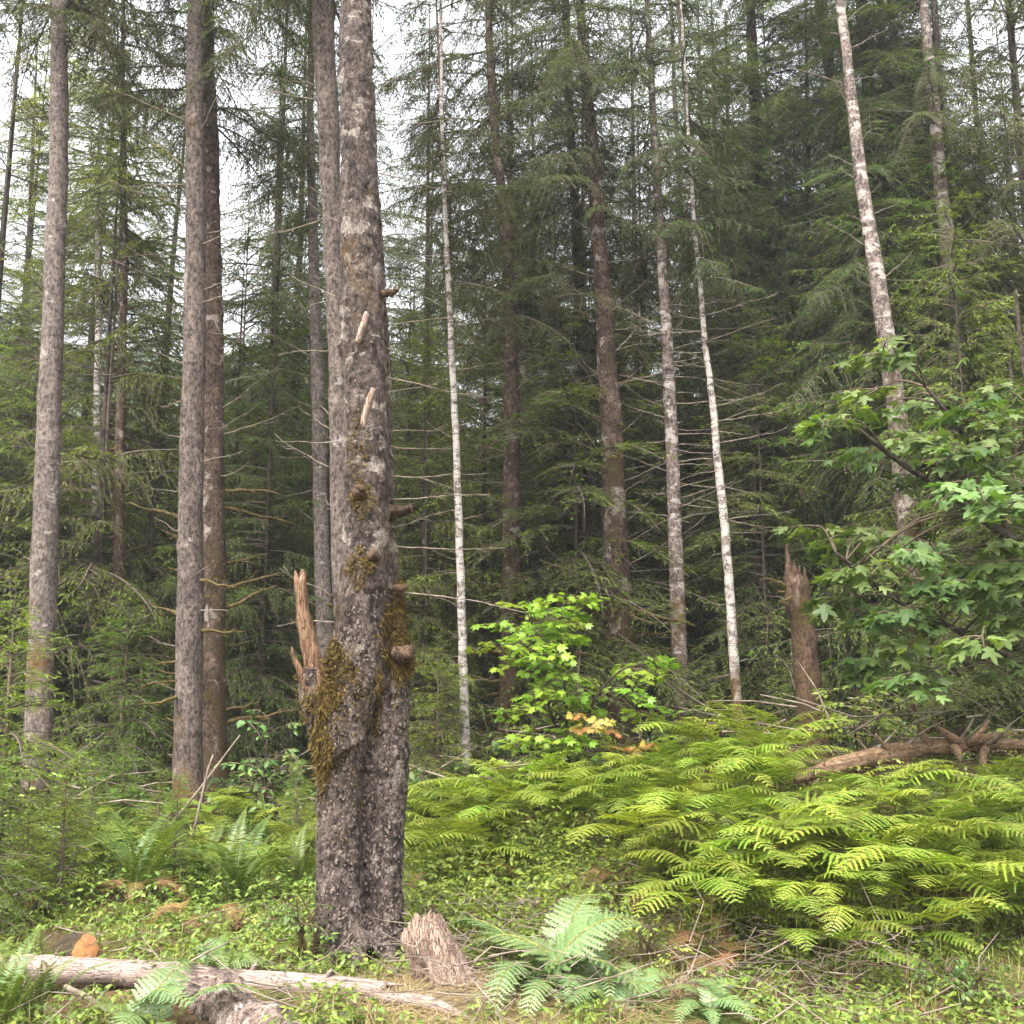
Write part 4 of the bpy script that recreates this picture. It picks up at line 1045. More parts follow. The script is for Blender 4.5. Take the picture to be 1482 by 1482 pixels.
# vine maple in the middle
rb = random.Random(9)
sprays = []; spec = set()
def vm(px, py, o=False):
    if o: spec.add(len(sprays))
    sprays.append(tuple(P(px, py, (9.35 if o else 10.0) + rb.uniform(-.55, .55) * (.3 if o else 1))))
rows = [(872, 790, 868, 4), (885, 760, 872, 6), (905, 755, 875, 6), (925, 740, 868, 7), (945, 745, 860, 6), (965, 745, 858, 6), (985, 770, 872, 6), (1005, 770, 890, 6), (1028, 780, 910, 6), (1050, 775, 890, 6), (1075, 745, 900, 8), (1098, 720, 900, 9), (1120, 705, 880, 9)]
for (y, x0, x1, n) in rows:
    for k in range(max(3, int(n * .72))):
        vm(x0 + (x1 - x0) * (k + rb.random()) / n, y + rb.uniform(-8, 8))
for (x, y) in ((725, 903), (718, 932), (745, 878), (902, 962), (925, 968), (940, 955), (735, 1032), (760, 1030), (915, 1000), (930, 1030), (948, 1022), (880, 1000)):
    vm(x, y)
for (x, y) in ((832, 1032), (868, 1040), (880, 1056), (900, 1092), (918, 1082), (938, 1074), (890, 1084), (850, 1050)):
    vm(x, y, True)
vb = np.array([P(828, 1150, 10)[0], 10.0, gz(P(828, 1150, 10)[0], 10.0)])
stems = [[vb, P(822, 1080, 10), P(818, 1000, 10), P(812, 920, 10), P(815, 868, 10)],
         [vb, P(815, 1090, 10.1), P(790, 1010, 10.2), P(775, 950, 10.2), P(768, 890, 10.1)],
         [vb, P(840, 1080, 9.9), P(862, 1010, 9.8), P(900, 970, 9.8), P(940, 960, 9.8)],
         [vb, P(850, 1100, 9.8), P(885, 1085, 9.7), P(925, 1072, 9.7)]]
leafy('vine_maple', 'bright yellow-green vine maple with a few orange leaf clusters, behind ferns in the middle', 'tree', vb, stems, sprays, SPR_VINE, 62, trunkr=.022, limbr=.007, special=(spec, SPR_VINEO, 'leaves turned orange and yellow'), yaw=-1.6, ssc=(.75, 1.15))

def shrub(label, px, py, d, wpx, hpx, n, meshes, seed, name='shrub', cat='shrub', ssc=(.8, 1.2), group=None):
    rg = random.Random(seed)
    b = P(px, py, d); b[2] = gz(b[0], b[1]); k = W(px, py, d)
    stems = []; tops = []
    for j in range(4):
        tx = b[0] + rg.uniform(-.4, .4) * wpx * k; ty = d + rg.uniform(-.3, .3) * wpx * k
        top = np.array([tx, ty, b[2] + (py and hpx * k * rg.uniform(.7, 1.0))])
        stems.append([b + np.array([rg.uniform(-.05, .05), rg.uniform(-.05, .05), -.05]), (b + top) / 2 + np.array([rg.uniform(-.08, .08), 0, 0]), top])
    sprays = []
    for j in range(n):
        s = stems[j % 4]; t = rg.uniform(.25, 1.0)
        c = s[0] * (1 - t) + s[2] * t
        rr = (1 - .5 * t) * wpx * k * .45
        sprays.append((c[0] + rg.uniform(-1, 1) * rr, c[1] + rg.uniform(-.7, .7) * rr, c[2] + rg.uniform(-.05, .1)))
    return leafy(name, label, cat, b, stems, sprays, meshes, seed, trunkr=.012, limbr=.005, ssc=ssc, group=group)
shrub('upright shrub with oval green leaves in the shade left of the double tree', 390, 1195, 9.6, 110, 205, 36, SPR_SHRUB, 71)
shrub('low leafy shrub with round leaves at the foot of the reddish mossy trunk', 345, 1195, 10.4, 90, 75, 18, SPR_SHRUB, 72, ssc=(.6, .9))
shrub('leafy shrub just right of the double tree at the edge of the dark wood', 632, 1185, 9.6, 90, 120, 22, SPR_SHRUB, 73)
shrub('low green shrub between the thin white trunk and the vine maple', 700, 1165, 10.2, 110, 75, 22, SPR_SHRUB, 74)
shrub('pale-leaved sapling with flat tiers of small leaves between snag and maple', 1250, 1120, 9.9, 170, 125, 34, SPR_PALE, 75, name='sapling', cat='sapling', ssc=(.7, 1.0))
shrub('bright pale shrub behind the right end of the mossy log', 1445, 1085, 9.9, 120, 80, 18, SPR_PALE, 76, ssc=(.7, 1.0))
shrub('green leafy shrub behind the first grey trunk at the left edge', 100, 1195, 11.0, 110, 120, 30, SPR_SHRUB, 77, ssc=(.6, .9))
shrub('yellow-green shrub at the left border below the leaning white stem', 10, 1205, 9.0, 80, 130, 20, SPR_PALE, 78, ssc=(.6, .9))
shrub('leafy shrub in the ferns right of the vine maple', 960, 1150, 9.4, 120, 70, 20, SPR_PALE, 79, ssc=(.7, 1.0))
shrub('leafy weeds growing against the left foot of the double tree', 438, 1400, 5.75, 70, 95, 16, SPR_SHRUB, 80, name='weed', cat='weed', ssc=(.30, .5))
shrub('pale weeds on the clearing floor between pole and sword ferns', 350, 1390, 6.2, 90, 45, 14, SPR_PALE, 81, name='weed', cat='weed', ssc=(.25, .4))
shrub('bushy green weeds right of the large grey-green fern', 945, 1400, 5.9, 110, 85, 24, SPR_PALE, 82, name='weed', cat='weed', ssc=(.28, .45))
shrub('low green weeds at the lower right corner below the ferns', 1400, 1450, 5.2, 130, 50, 20, SPR_SHRUB, 83, name='weed', cat='weed', ssc=(.28, .45))
rg = random.Random(31)
for i in range(34):
    px = rg.uniform(560, 1482) if i % 3 else rg.uniform(60, 450)
    d = rg.uniform(11.5, 17)
    shrub('small shade shrub with green leaves in the dim wood behind', px, 1100, d, rg.uniform(60, 110), rg.uniform(50, 110), 12, SPR_SHRUB, 400 + i, group='shade shrubs in the wood')

# ================================================================== YOUNG CONIFERS
def young(label, px, py, d, h, kind='young', group=None):
    b = P(px, py, d); b[2] = gz(b[0], b[1])
    hh = {'young': 1.25, 'young2': 1.0, 'sapling': 2.6, 'under': 5.5}[kind]
    t = root('young_conifer', b, label, 'young tree', group, random.uniform(0, 6), h / hh)
    V, Q, T = tube(np.array([[0, 0, -.1], [0.01, 0, hh * .4], [0, 0, hh * .95]]), [.017 * hh, .011 * hh, .003], 7)
    mb = MB(); mb.add(V, Q, T); part('trunk', mb.mesh('trunk', [M['darkstalk']]), t)
    part('crown', CR[kind], t, (0, 0, .06 * hh))
young('young hemlock with drooping bright sprays across the foot of the first grey trunk', -6, 1230, 7.3, 2.1, 'sapling')
young('second hemlock sapling at the left border, lower and nearer', -30, 1300, 6.5, 1.25, 'sapling')
young('dark young hemlock filling the space between the first grey trunk and the grey scaly trunk', 168, 1200, 11.8, 2.5, 'sapling')
young('young hemlock in the shade right of the double tree', 632, 1180, 11.5, 1.9, 'sapling')
young('spindly knee-high seedling behind the orange cut log', 82, 1345, 7.0, .92, 'young')
young('bushy seedling beside the sword fern at left', 248, 1340, 7.4, .80, 'young')
young('pale seedling left of the spindly one', 32, 1330, 7.2, .62, 'young2')
young('small seedling behind the spindly one', 125, 1290, 8.3, .75, 'young2')
young('tiny seedling in front of the dark stump', 57, 1392, 5.9, .20, 'young')
young('young conifer among the ferns at the foot of the grey scaly trunk', 170, 1270, 9.0, .9, 'young')
young('seedling between the grey scaly trunk and the ferns', 225, 1262, 8.8, .75, 'young2')
young('hemlock seedling close to the left foot of the double tree', 425, 1270, 8.4, .8, 'young')

# ================================================================== FERNS
def frond_mesh(kind, seed):
    r = np.random.default_rng(seed); mb = MB()
    if kind in ('bracken', 'dead', 'lady'):
        stalk = {'bracken': r.uniform(.42, .68), 'dead': .3, 'lady': .12}[kind]
        blade = {'bracken': r.uniform(.60, .85), 'dead': .5, 'lady': r.uniform(.55, .72)}[kind]
        pairs = {'bracken': 16, 'dead': 11, 'lady': 20}[kind]
        bw = {'bracken': .30, 'dead': .2, 'lady': .17}[kind]
        n = 20; s = np.linspace(0, 1, n)
        ang0 = {'bracken': 1.45, 'dead': 1.2, 'lady': 1.38}[kind]; ang1 = {'bracken': -.28, 'dead': -1.0, 'lady': -.75}[kind] + r.uniform(-.45, .35)
        tot = stalk + blade; f = stalk / tot
        bend = np.where(s < f * .8, ang0, ang0 + (ang1 - ang0) * np.clip((s - f * .8) / (1 - f * .8), 0, 1) ** (.62 if kind == 'bracken' else .9))
        dx = np.cos(bend) * tot / (n - 1); dz = np.sin(bend) * tot / (n - 1)
        ax = np.stack([np.concatenate([[0], np.cumsum(dx[1:])]), .03 * np.sin(s * 4 + seed), np.concatenate([[0], np.cumsum(dz[1:])])], 1)
        V, Q, T = tube(ax, np.linspace(.005, .0015, n), 4); mb.add(V, Q, T, 1)
        B, D, LE, WI, UP = [], [], [], [], []
        tang = norm(np.gradient(ax, axis=0))
        for k in range(pairs):
            u = (k + .3) / pairs
            q = f + (1 - f) * u
            p = np.array([np.interp(q, s, ax[:, i]) for i in range(3)]); tg = np.array([np.interp(q, s, tang[:, i]) for i in range(3)]); tg /= np.linalg.norm(tg)
            pl = bw * ((1 - u) ** .85 if kind != 'lady' else min(1, .45 + u * 2.2) * (1 - u) ** .8) * r.uniform(.88, 1.1) + .015
            lat = np.array([0, 1.0, 0]); upn = np.cross(tg, lat); upn = upn if upn[2] > 0 else -upn
            for sd in (-1, 1):
                dirv = norm(tg * .42 + lat * sd + upn * r.uniform(-.12, .2))
                m = max(3, int(pl / (.017 if kind == 'bracken' else .015))); t = (np.arange(m) + .5) / m
                pp = p + np.outer(t * pl, dirv) - np.outer(t ** 2, [0, 0, 1]) * pl * (r.uniform(.08, .42) if kind == 'bracken' else r.uniform(.12, .34))
                # forward curve of the pinna tip
                pp += np.outer(t ** 2, tg) * pl * .12
                V, Q, T = tube(np.vstack([p, pp[m // 2], pp[-1]]), [.0016, .0012, .0007], 3, cap=False); mb.add(V, Q, None, 1)
                acr = norm(np.cross(upn, dirv))
                wl = {'bracken': .022, 'dead': .028, 'lady': .026}[kind] * (1 - t * .75) * min(1, pl / .12) + .006
                if kind != 'dead':
                    rib = np.stack([pp - acr * (wl * .40)[:, None] - np.array([0, 0, .1]) * wl[:, None], pp, pp + acr * (wl * .40)[:, None] - np.array([0, 0, .1]) * wl[:, None]], 1).reshape(-1, 3)
                    rq = np.concatenate([[[3 * i_, 3 * i_ + 1, 3 * i_ + 4, 3 * i_ + 3], [3 * i_ + 1, 3 * i_ + 2, 3 * i_ + 5, 3 * i_ + 4]] for i_ in range(m - 1)])
                    mb.add(rib, rq, None, 0)
                for s2 in (-1, 1):
                    B.append(pp); D.append(acr * s2 + dirv * .45 - np.array([0, 0, .25]) + r.normal(0, .08, (m, 3)))
                    LE.append(wl * r.uniform(.85, 1.1, m)); WI.append(np.full(m, .0145 if kind == 'bracken' else .012)); UP.append(np.broadcast_to(upn, (m, 3)))
                B.append(pp[-1:]); D.append(dirv[None]); LE.append(np.array([.025])); WI.append(np.array([.01])); UP.append(upn[None])
        V, Q = leaf_quads(np.concatenate(B), np.concatenate(D), np.concatenate(LE), np.concatenate(WI), np.concatenate(UP)); mb.add(V, Q, None, 0)
        mats = {'bracken': [M['bracken'], M['stalk']], 'dead': [M['bracken_dead'], M['bracken_dead']], 'lady': [M['ladyfern'], M['stalk']]}[kind]
    else:
        Lf = r.uniform(.7, 1.0); n = 22; s = np.linspace(0, 1, n)
        bend = 1.42 - s ** 1.5 * r.uniform(.7, 1.5)
        ax = np.stack([np.cumsum(np.cos(bend)) * Lf / n, .03 * np.sin(s * 3 + seed), np.cumsum(np.sin(bend)) * Lf / n], 1)
        V, Q, T = tube(ax, np.linspace(.004, .001, n), 4); mb.add(V, Q, T, 1)
        m = 44; u = np.linspace(.1, .99, m); tang = norm(np.gradient(ax, axis=0))
        for sd in (-1, 1):
            p = np.stack([np.interp(u, s, ax[:, i]) for i in range(3)], 1); tg = np.stack([np.interp(u, s, tang[:, i]) for i in range(3)], 1)
            lat = np.array([0, 1.0, 0]); upn = np.cross(tg, lat)
            ln = .075 * np.minimum(1, u * 4) * np.minimum(1, (1.04 - u) * 2.2)
            V, Q = leaf_quads(p, tg * .3 + lat * sd + r.normal(0, .08, (m, 3)), ln, .016, upn); mb.add(V, Q, None, 0)
        mats = [M['swordfern'], M['stalk']]
    return mb.mesh('frond', mats, False)
FR = {'bracken': [frond_mesh('bracken', 500 + i) for i in range(16)], 'dead': [frond_mesh('dead', 520 + i) for i in range(3)], 'lady': [frond_mesh('lady', 530 + i) for i in range(5)], 'sword': [frond_mesh('sword', 540 + i) for i in range(6)]}

def fern(name, label, pos, kind, n, sc, seed, group=None, tilt=.0, face=None, spread=3.14):
    rg = random.Random(seed)
    t = root(name, pos, label, 'fern', group, 0)
    for k in range(n):
        a = (rg.uniform(0, 6.28) if face is None else face + rg.uniform(-spread, spread)) if kind in ('bracken', 'dead') else (6.28 * k / n + rg.uniform(-.6, .6))
        loose = kind == 'lady'
        o_ = .13 if loose else .06
        part('frond', rg.choice(FR['dead'] if kind == 'bracken' and rg.random() < .05 else FR[kind]), t, (rg.uniform(-o_, o_), rg.uniform(-o_, o_), -.02), (rg.uniform(-.12, .12) * (3 if loose else 1), rg.uniform(-.12, .18) * (1.8 if loose else 1) + tilt, a), sc * (rg.uniform(.6, 1.2) if loose else rg.uniform(.8, 1.15)))
    return t

rf = random.Random(44)
def clear_of_trunks(x, y):
    return not (abs(x + 1.0) < .42 and 5.3 < y < 6.5)
nb = 0; pts_ = []
for k in range(9000):
    px = rf.uniform(585, 1540); d = rf.uniform(5.9, 10.6)
    q = P(px, 1250, d); x = q[0]; z = gz(x, d)
    # front edge of the bank runs further back in the middle of the picture
    front = 7.35 if px < 720 else (7.9 if px < 900 else (6.9 if px < 1000 else (6.1 if px < 1200 else 5.75)))
    if d < front: continue
    if 1130 < px and d > 7.5: continue
    if any((x - a) ** 2 + (d - b) ** 2 < .195 ** 2 for a, b in pts_): continue
    pts_.append((x, d))
    fern('bracken_fern', 'bright green bracken fern in the dense bank of ferns right of the double tree', (x, d, z), 'bracken', 3 if d > 7.2 else 4, (rf.uniform(.50, .86) if d < 6.7 else rf.uniform(.44, .82)) * (1.0 if px > 900 else .92), 1000 + k, 'bracken ferns in the bank on the right', face=-1.57, spread=1.7)
    nb += 1
    if nb >= 284: break
print('bracken', nb)
for i, (px, d, sc) in enumerate(((300, 9.2, .8), (360, 9.0, .85), (405, 8.9, .9), (430, 8.3, .85), (215, 9.4, .75), (385, 8.0, .8), (110, 9.0, .75), (340, 8.4, .75), (270, 8.7, .7), (60, 8.2, .7), (150, 8.6, .7), (100, 8.0, .8), (240, 8.0, .85), (320, 7.9, .8), (410, 7.8, .8), (180, 9.2, .9), (280, 9.6, .9), (20, 8.8, .85), (445, 9.2, .9), (335, 9.8, 1.0), (390, 9.5, .95), (130, 7.7, .7), (235, 7.5, .6))):
    q = P(px, 1250, d); fern('bracken_fern', 'green bracken fern in the patch left of the double tree', (q[0], d, gz(q[0], d)), 'bracken', 4, sc * .68, 2000 + i, 'bracken ferns in the left patch')
q = G(800, 1432); fern('lady_fern', 'large soft grey-green fern spreading in the foreground, right of the weathered stump', q, 'lady', 15, 1.0, 77)
q = G(770, 1475); fern('lady_fern', 'small yellow-green fern at the lower front of the large grey-green one', q + np.array([.35, 0, 0]), 'lady', 6, .6, 78)
for (px_, py_, sc_, lb_) in ((900, 1440, .5, 'small lady fern low on the ground right of the large one'), (1040, 1465, .45, 'small lady fern at the bottom edge below the dead reddish fern'), (310, 1400, .4, 'small lady fern behind the pale pole left of the double tree')):
    fern('lady_fern', lb_, G(px_, py_), 'lady', 8, sc_, px_)
q = G(205, 1500); fern('lady_fern', 'soft light green fern under the fallen pole in the lower left', q, 'lady', 8, .62, 79)
for i, (px, d, sc, lab) in enumerate(((345, 7.3, 1.0, 'tall sword fern clump with upright fronds in front of the grey scaly trunk'), (195, 7.2, .8, 'sword fern with stiff fronds growing from the red rotten stump'), (130, 8.2, .75, 'yellowish sword fern behind the seedlings at left'), (440, 7.6, .7, 'sword fern close to the left foot of the double tree'), (12, 4.75, .62, 'dark comb-like sword fern in the bottom left corner'), (52, 4.9, .5, 'smaller sword fern beside the bottom left corner one'), (290, 8.0, .8, 'sword fern behind the bushy seedling'))):
    q = P(px, 1300, d); fern('sword_fern', lab, (q[0], d, gz(q[0], d)), 'sword', 13, sc, 90 + i)
for i, (px, py, sc, lab) in enumerate(((1225, 1440, .55, 'low bracken frond lying out over the dry grass at lower right'), (1160, 1420, .6, 'upright curled bracken in front of the bank, beside the dry twigs'), (1330, 1425, .6, 'pale bracken reaching out of the shade at the foot of the bank'))):
    fern('bracken_fern', lab, G(px, py), 'bracken', 3, sc, 120 + i, face=-1.3, spread=.6)
for i, (px, py, sc) in enumerate(((1045, 1420, .5), (900, 1290, .5), (290, 1350, .5), (200, 1310, .6))):
    fern('dead_fern', ['tangle of dead reddish fern in the dry patch below the bank', 'withered tan fern on the face of the fern bank', 'dead brown fern by the sword fern clump', 'rust-red dead fern by the rotten stump'][i], G(px, py), 'dead', 4, sc, 130 + i)

# ================================================================== DEAD WOOD ON THE GROUND
def log_mesh(name, pts, rad, mats, sides=22, step=.025, seed=1, rough=.06, knots=8, splinter=0.0, jag=0):
    pts = np.asarray(pts, float); O = pts.mean(0)
    me, pp, rr = trunk_mesh(name, pts - O, np.asarray(rad, float), mats[0], sides=sides, step=step, seed=seed, rough=rough, flare=0, knots=knots)
    return me, O, pp, rr
def axis_object(name, pts, rad, mat, label, cat, seed, splinter=None, **kw):
    """log with its own local x axis along the wood, so that the grain follows it"""
    pts = np.asarray(pts, float); rad = np.asarray(rad, float)
    O = pts.mean(0); ax = norm(pts[-1] - pts[0])
    rot = Vector((1, 0, 0)).rotation_difference(Vector(ax.tolist()))
    Ri = np.array(rot.to_matrix()).T
    loc = (pts - O) @ Ri.T
    me, pp, rr = trunk_mesh(name, loc, rad, mat, seed=seed, flare=0, **kw)
    if splinter:
        mb = MB(); rg = np.random.default_rng(seed)
        n = len(me.vertices)
        for end, ln, cnt in splinter:
            e = pp[-1] if end > 0 else pp[0]; rr_ = rr[-1] if end > 0 else rr[0]
            for k in range(cnt):
                a = rg.uniform(0, 6.28); q = rg.uniform(.2, .85) * rr_
                b = e + np.array([-.05 * end, math.cos(a) * q, math.sin(a) * q])
                l = ln * rg.uniform(.35, 1)
                V, Q, T = tube(np.array([b, b + np.array([end * l * .6, 0, 0]), b + np.array([end * l, rg.uniform(-.01, .01), rg.uniform(-.01, .01)])]), [rr_ * .35, rr_ * .25, .001], 5)
                mb.add(V, Q, T)
        sp_me = mb.mesh('splintered_end', [mat])
    t = root(name, O, label, cat)
    t.rotation_mode = 'QUATERNION'; t.rotation_quaternion = rot
    part('wood', me, t)
    if splinter: part('splintered_end', sp_me, t)
    return t, rot, pp, rr
# the pale fallen pole across the front
pl = [P(-60, 1402, 5.35), P(100, 1406, 5.35), P(250, 1413, 5.33), P(400, 1424, 5.30), P(500, 1430, 5.28), P(562, 1436, 5.26)]
pr = [18.5, 18, 17, 15.5, 14.5, 12.5]
pole, prot, ppp, prr = axis_object('fallen_pole', pl, [r * W(300, 1410, 5.3) for r in pr], M['deadwood'], 'pale barkless pole lying across the foreground in front of the double tree', 'log', 51, sides=24, step=.03, rough=.05, knots=12, splinter=[(1, .17, 9)])
for (ti, az) in ((.70, 1.2), (.86, 1.4), (.14, -1.9), (.45, -1.2)):
    k = int(ti * (len(ppp) - 1))
    V, Q, T = tube(np.array([[0, 0, 0], [.01, .0, prr[k] + .015], [.025, 0, prr[k] + .035]]), [.014, .012, .006], 7); mb = MB(); mb.add(V, Q, T)
    part('branch_stub', mb.mesh('branch_stub', [M['deadwood']]), pole, ppp[k], (az - 1.2, 0, 0))
# thinner stick over its end
axis_object('dead_stick', [P(455, 1424, 5.12), P(520, 1432, 5.08), P(560, 1444, 5.05), P(610, 1448, 5.02), P(650, 1464, 4.98), P(680, 1482, 4.95)], [.012, .020, .028, .030, .026, .016], M['deadwood'], 'bent bleached stick resting over the broken end of the pale pole', 'stick', 52, sides=10, step=.02, rough=.1, knots=4)
# barked log underneath
q0 = P(215, 1432, 5.45); q1 = P(330, 1470, 4.95); q2 = P(420, 1540, 4.45)
axis_object('barked_log', [q0, q1, q2], [.085, .115, .125], M['logbark'], 'thick log with flaking bark passing under the pale pole at the bottom left', 'log', 53, sides=26, step=.02, rough=.12, knots=14)
axis_object('dead_stick', [P(95, 1428, 5.2), P(140, 1452, 5.0), P(172, 1478, 4.8)], [.013, .012, .008], M['deadbranch'], 'grey stick slanting under the left half of the pale pole', 'stick', 54, sides=8, step=.03, knots=2)
axis_object('fallen_branch', [P(610, 1340, 6.9), P(660, 1332, 6.95), P(720, 1322, 7.0), P(775, 1306, 7.1)], [.035, .045, .04, .03], M['deadwood'], 'weathered grey branch lying behind the stump, under the ferns', 'log', 55, sides=12, step=.03, rough=.15, knots=5, splinter=[(-1, .1, 4)])
axis_object('dead_stick', [P(250, 1190, 8.7), P(290, 1140, 8.75), P(347, 1064, 8.85)], [.011, .010, .006], M['deadbranch'], 'thin dark-based stick leaning right, one of two crossed in front of the grey scaly trunk', 'stick', 56, sides=7, step=.05, knots=1)
axis_object('dead_stick', [P(277, 1215, 8.6), P(288, 1170, 8.6), P(299, 1120, 8.6), P(308, 1093, 8.6)], [.013, .012, .010, .007], M['deadwood'], 'bone-white stick nearly upright, crossing the thin dark-based one', 'stick', 57, sides=7, step=.05, knots=1)
axis_object('dead_stick', [P(170, 1368, 6.4), P(200, 1361, 6.5)], [.014, .010], M['deadwood'], 'short pale stick on the ground right of the orange cut log', 'stick', 58, sides=7, step=.04, knots=1)
axis_object('dead_stick', [P(20, 1296, 7.0), P(45, 1288, 7.0), P(62, 1284, 7.0)], [.010, .014, .020], M['deadwood'], 'short white broken branch lying among the seedlings at the far left', 'stick', 59, sides=7, step=.03, knots=2)
axis_object('dead_stick', [P(735, 1120, 9.0), P(790, 1150, 8.9), P(835, 1185, 8.8)], [.006, .006, .004], M['deadbranch'], 'thin bare twig poking out of the ferns in front of the vine maple', 'stick', 60, sides=6, step=.05, knots=1)
axis_object('dead_stick', [P(1075, 1393, 5.9), P(1110, 1378, 5.85), P(1165, 1347, 5.8)], [.006, .006, .004], M['deadbranch'], 'thin grey twig arching over the dark foot of the fern bank', 'stick', 65, sides=6, step=.04, knots=1)
axis_object('dead_stick', [P(655, 1410, 5.5), P(690, 1420, 5.45), P(725, 1424, 5.4)], [.016, .012, .006], M['deadwood'], 'short bleached root running right from the weathered stump', 'stick', 66, sides=8, step=.02, knots=2, rough=.15)

# weathered leaning stump
def stump(label, pts, d, mat, seed, jag, ridges=9, topm=None, name='stump'):
    c, r = path_world(pts, d); base = c[0].copy(); base[2] = gz(base[0], base[1])
    t = root(name, base, label, 'stump')
    rg = np.random.default_rng(seed)
    n = 40; dense = catmull(c - base, n); rr = np.interp(np.linspace(0, 1, n), np.linspace(0, 1, len(r)), r)
    sides = 46
    ph = rg.uniform(0, 6.28, 4)
    def rf(i, th, p):
        q = np.stack([np.cos(th) * 3 + seed, np.sin(th) * 3, i * .035], -1).reshape(-1, 3)
        q2 = np.stack([np.cos(th) * 9 + seed, np.sin(th) * 9, i * .06], -1).reshape(-1, 3)
        return 1 + .5 * (fbm(q, 3, seed).reshape(th.shape) - .5) + .42 * (vnoise(q2, seed).reshape(th.shape) - .5) + .05 * np.sin(th * ridges + ph[0])
    V, Q, T = tube(dense, rr, sides, rfun=rf)
    top = np.arange((n - 1) * sides, n * sides); th = np.arange(sides) / sides * 6.283
    V[top, 2] += jag * (.6 * np.sin(th * 2 + ph[1]) + .5 * np.sin(th * 5 + ph[2]) + rg.uniform(-.5, .7, sides))
    V[-1, 2] -= jag * 1.2
    mb = MB(); mb.add(V, Q, T[:0]); 
    part('wood', mb.mesh('wood', [mat]), t)
    mt = MB(); cc = (n - 1) * sides
    vt = np.vstack([V[top] * 1.0, V[-1]]) - np.array([0, 0, .004]); mt.add(vt, None, np.array([[sides, k, (k + 1) % sides] for k in range(sides)])); part('broken_top', mt.mesh('broken_top', [topm or mat], False), t)
    return t
stump('weathered splintery stump leaning against the right foot of the double tree', [(660, 1466, 96), (650, 1432, 84), (634, 1392, 70), (614, 1352, 58), (606, 1334, 50)], 5.5, M['deadwood_v'], 81, .036)
stump('small dark stump behind the pale pole, beside the orange cut log', [(92, 1405, 34), (92, 1385, 33), (92, 1361, 32)], 6.2, M['bark_dark'], 82, .008, name='stump')
stump('broken orange-brown stump at the far left among the seedlings', [(50, 1350, 30), (51, 1325, 26), (52, 1306, 22)], 6.9, M['rotwood'], 83, .035, topm=M['cutface'])
stump('red-brown rotten stump under the sword fern at left', [(163, 1350, 26), (162, 1320, 22), (160, 1290, 16)], 7.4, M['rotwood'], 84, .04)
stump('crumbling rust-coloured stump right of the red-brown one', [(212, 1345, 60), (212, 1320, 48), (210, 1297, 26)], 7.5, M['rotwood'], 85, .05)
# cut log with an orange end
c0 = P(72, 1374, 6.22); c1 = P(124, 1373, 5.86)
ax = norm(c1 - c0); rot = Vector((1, 0, 0)).rotation_difference(Vector(ax.tolist()))
t = root('cut_log', (c0 + c1) / 2, 'short cut log with a bright orange sawn end, behind the pale pole at left', 'log')
t.rotation_mode = 'QUATERNION'; t.rotation_quaternion = rot
hl = np.linalg.norm(c1 - c0) / 2
V, Q, T = tube(np.stack([np.linspace(-hl, hl, 14), np.zeros(14), np.zeros(14)], 1), np.full(14, .074), 22, rfun=lambda i, th, p: 1 + .10 * np.sin(th * 3 + 1) + .06 * np.sin(th * 7) + .03 * np.sin(i * 2 + th * 4))
mb = MB(); mb.add(V, Q, T); part('bark', mb.mesh('bark', [M['bark_dark']]), t)
th = np.arange(22) / 22 * 6.283
rim = V[13 * 22:14 * 22] * np.array([1, .96, .96]) + np.array([.004, 0, 0])
mb = MB(); mb.add(np.vstack([rim, [[hl + .012, 0, 0]]]), None, np.array([[22, k, (k + 1) % 22] for k in range(22)])); part('cut_end', mb.mesh('cut_end', [M['cutface']]), t, label='bright orange sawn face')

# mossy log with root arms on the right
DL = 8.6
lg = [P(1150, 1128, DL - .2), P(1215, 1108, DL - .1), P(1290, 1090, DL), P(1360, 1080, DL + .1), P(1420, 1077, DL + .1), P(1520, 1078, DL + .15)]
mlog, mrot, mp_, mr_ = axis_object('mossy_log', lg, [.04, .068, .072, .058, .05, .04], M['rotlog'], 'fallen mossy log with upturned root arms on top of the fern bank at right', 'log', 71, sides=20, step=.04, rough=.2, knots=14)
Rm = np.array(mrot.to_matrix()).T; Om = np.asarray(lg).mean(0)
rg = np.random.default_rng(72)
for (a, b, r0) in (((1385, 1085), (1352, 1062), .05), ((1405, 1088), (1432, 1055), .055), ((1410, 1085), (1470, 1075), .05), ((1290, 1105), (1268, 1075), .04), ((1315, 1100), (1308, 1140), .035), ((1425, 1095), (1440, 1140), .05), ((1345, 1092), (1330, 1060), .04), ((1240, 1115), (1300, 1065), .022), ((1385, 1090), (1412, 1042), .016), ((1300, 1100), (1365, 1055), .018), ((1220, 1120), (1185, 1128), .05), ((1425, 1090), (1455, 1070), .03), ((1380, 1095), (1390, 1115), .05), ((1260, 1105), (1225, 1075), .014), ((1310, 1098), (1240, 1060), .010), ((1350, 1090), (1290, 1048), .011), ((1395, 1085), (1452, 1030), .010), ((1440, 1088), (1478, 1050), .012), ((1230, 1118), (1260, 1150), .012), ((1180, 1130), (1150, 1110), .012)):
    pa = (P(a[0], a[1] - 13, DL + .05) - Om) @ Rm.T; pb_ = (P(b[0], b[1] - 13, DL - .12) - Om) @ Rm.T
    mid = (pa + pb_) / 2 + rg.normal(0, .03, 3)
    me, pp, rr = trunk_mesh('root_arm', np.array([pa, mid, pb_]), np.array([r0 * .85, r0 * .55, r0 * .15]), M['rotlog'] if r0 > .03 else M['deadbranch'], sides=9, step=.03, seed=int(a[0]), rough=.2, flare=0, knots=3)
    part('root_arm', me, mlog)
mb = MB(); m = 1700
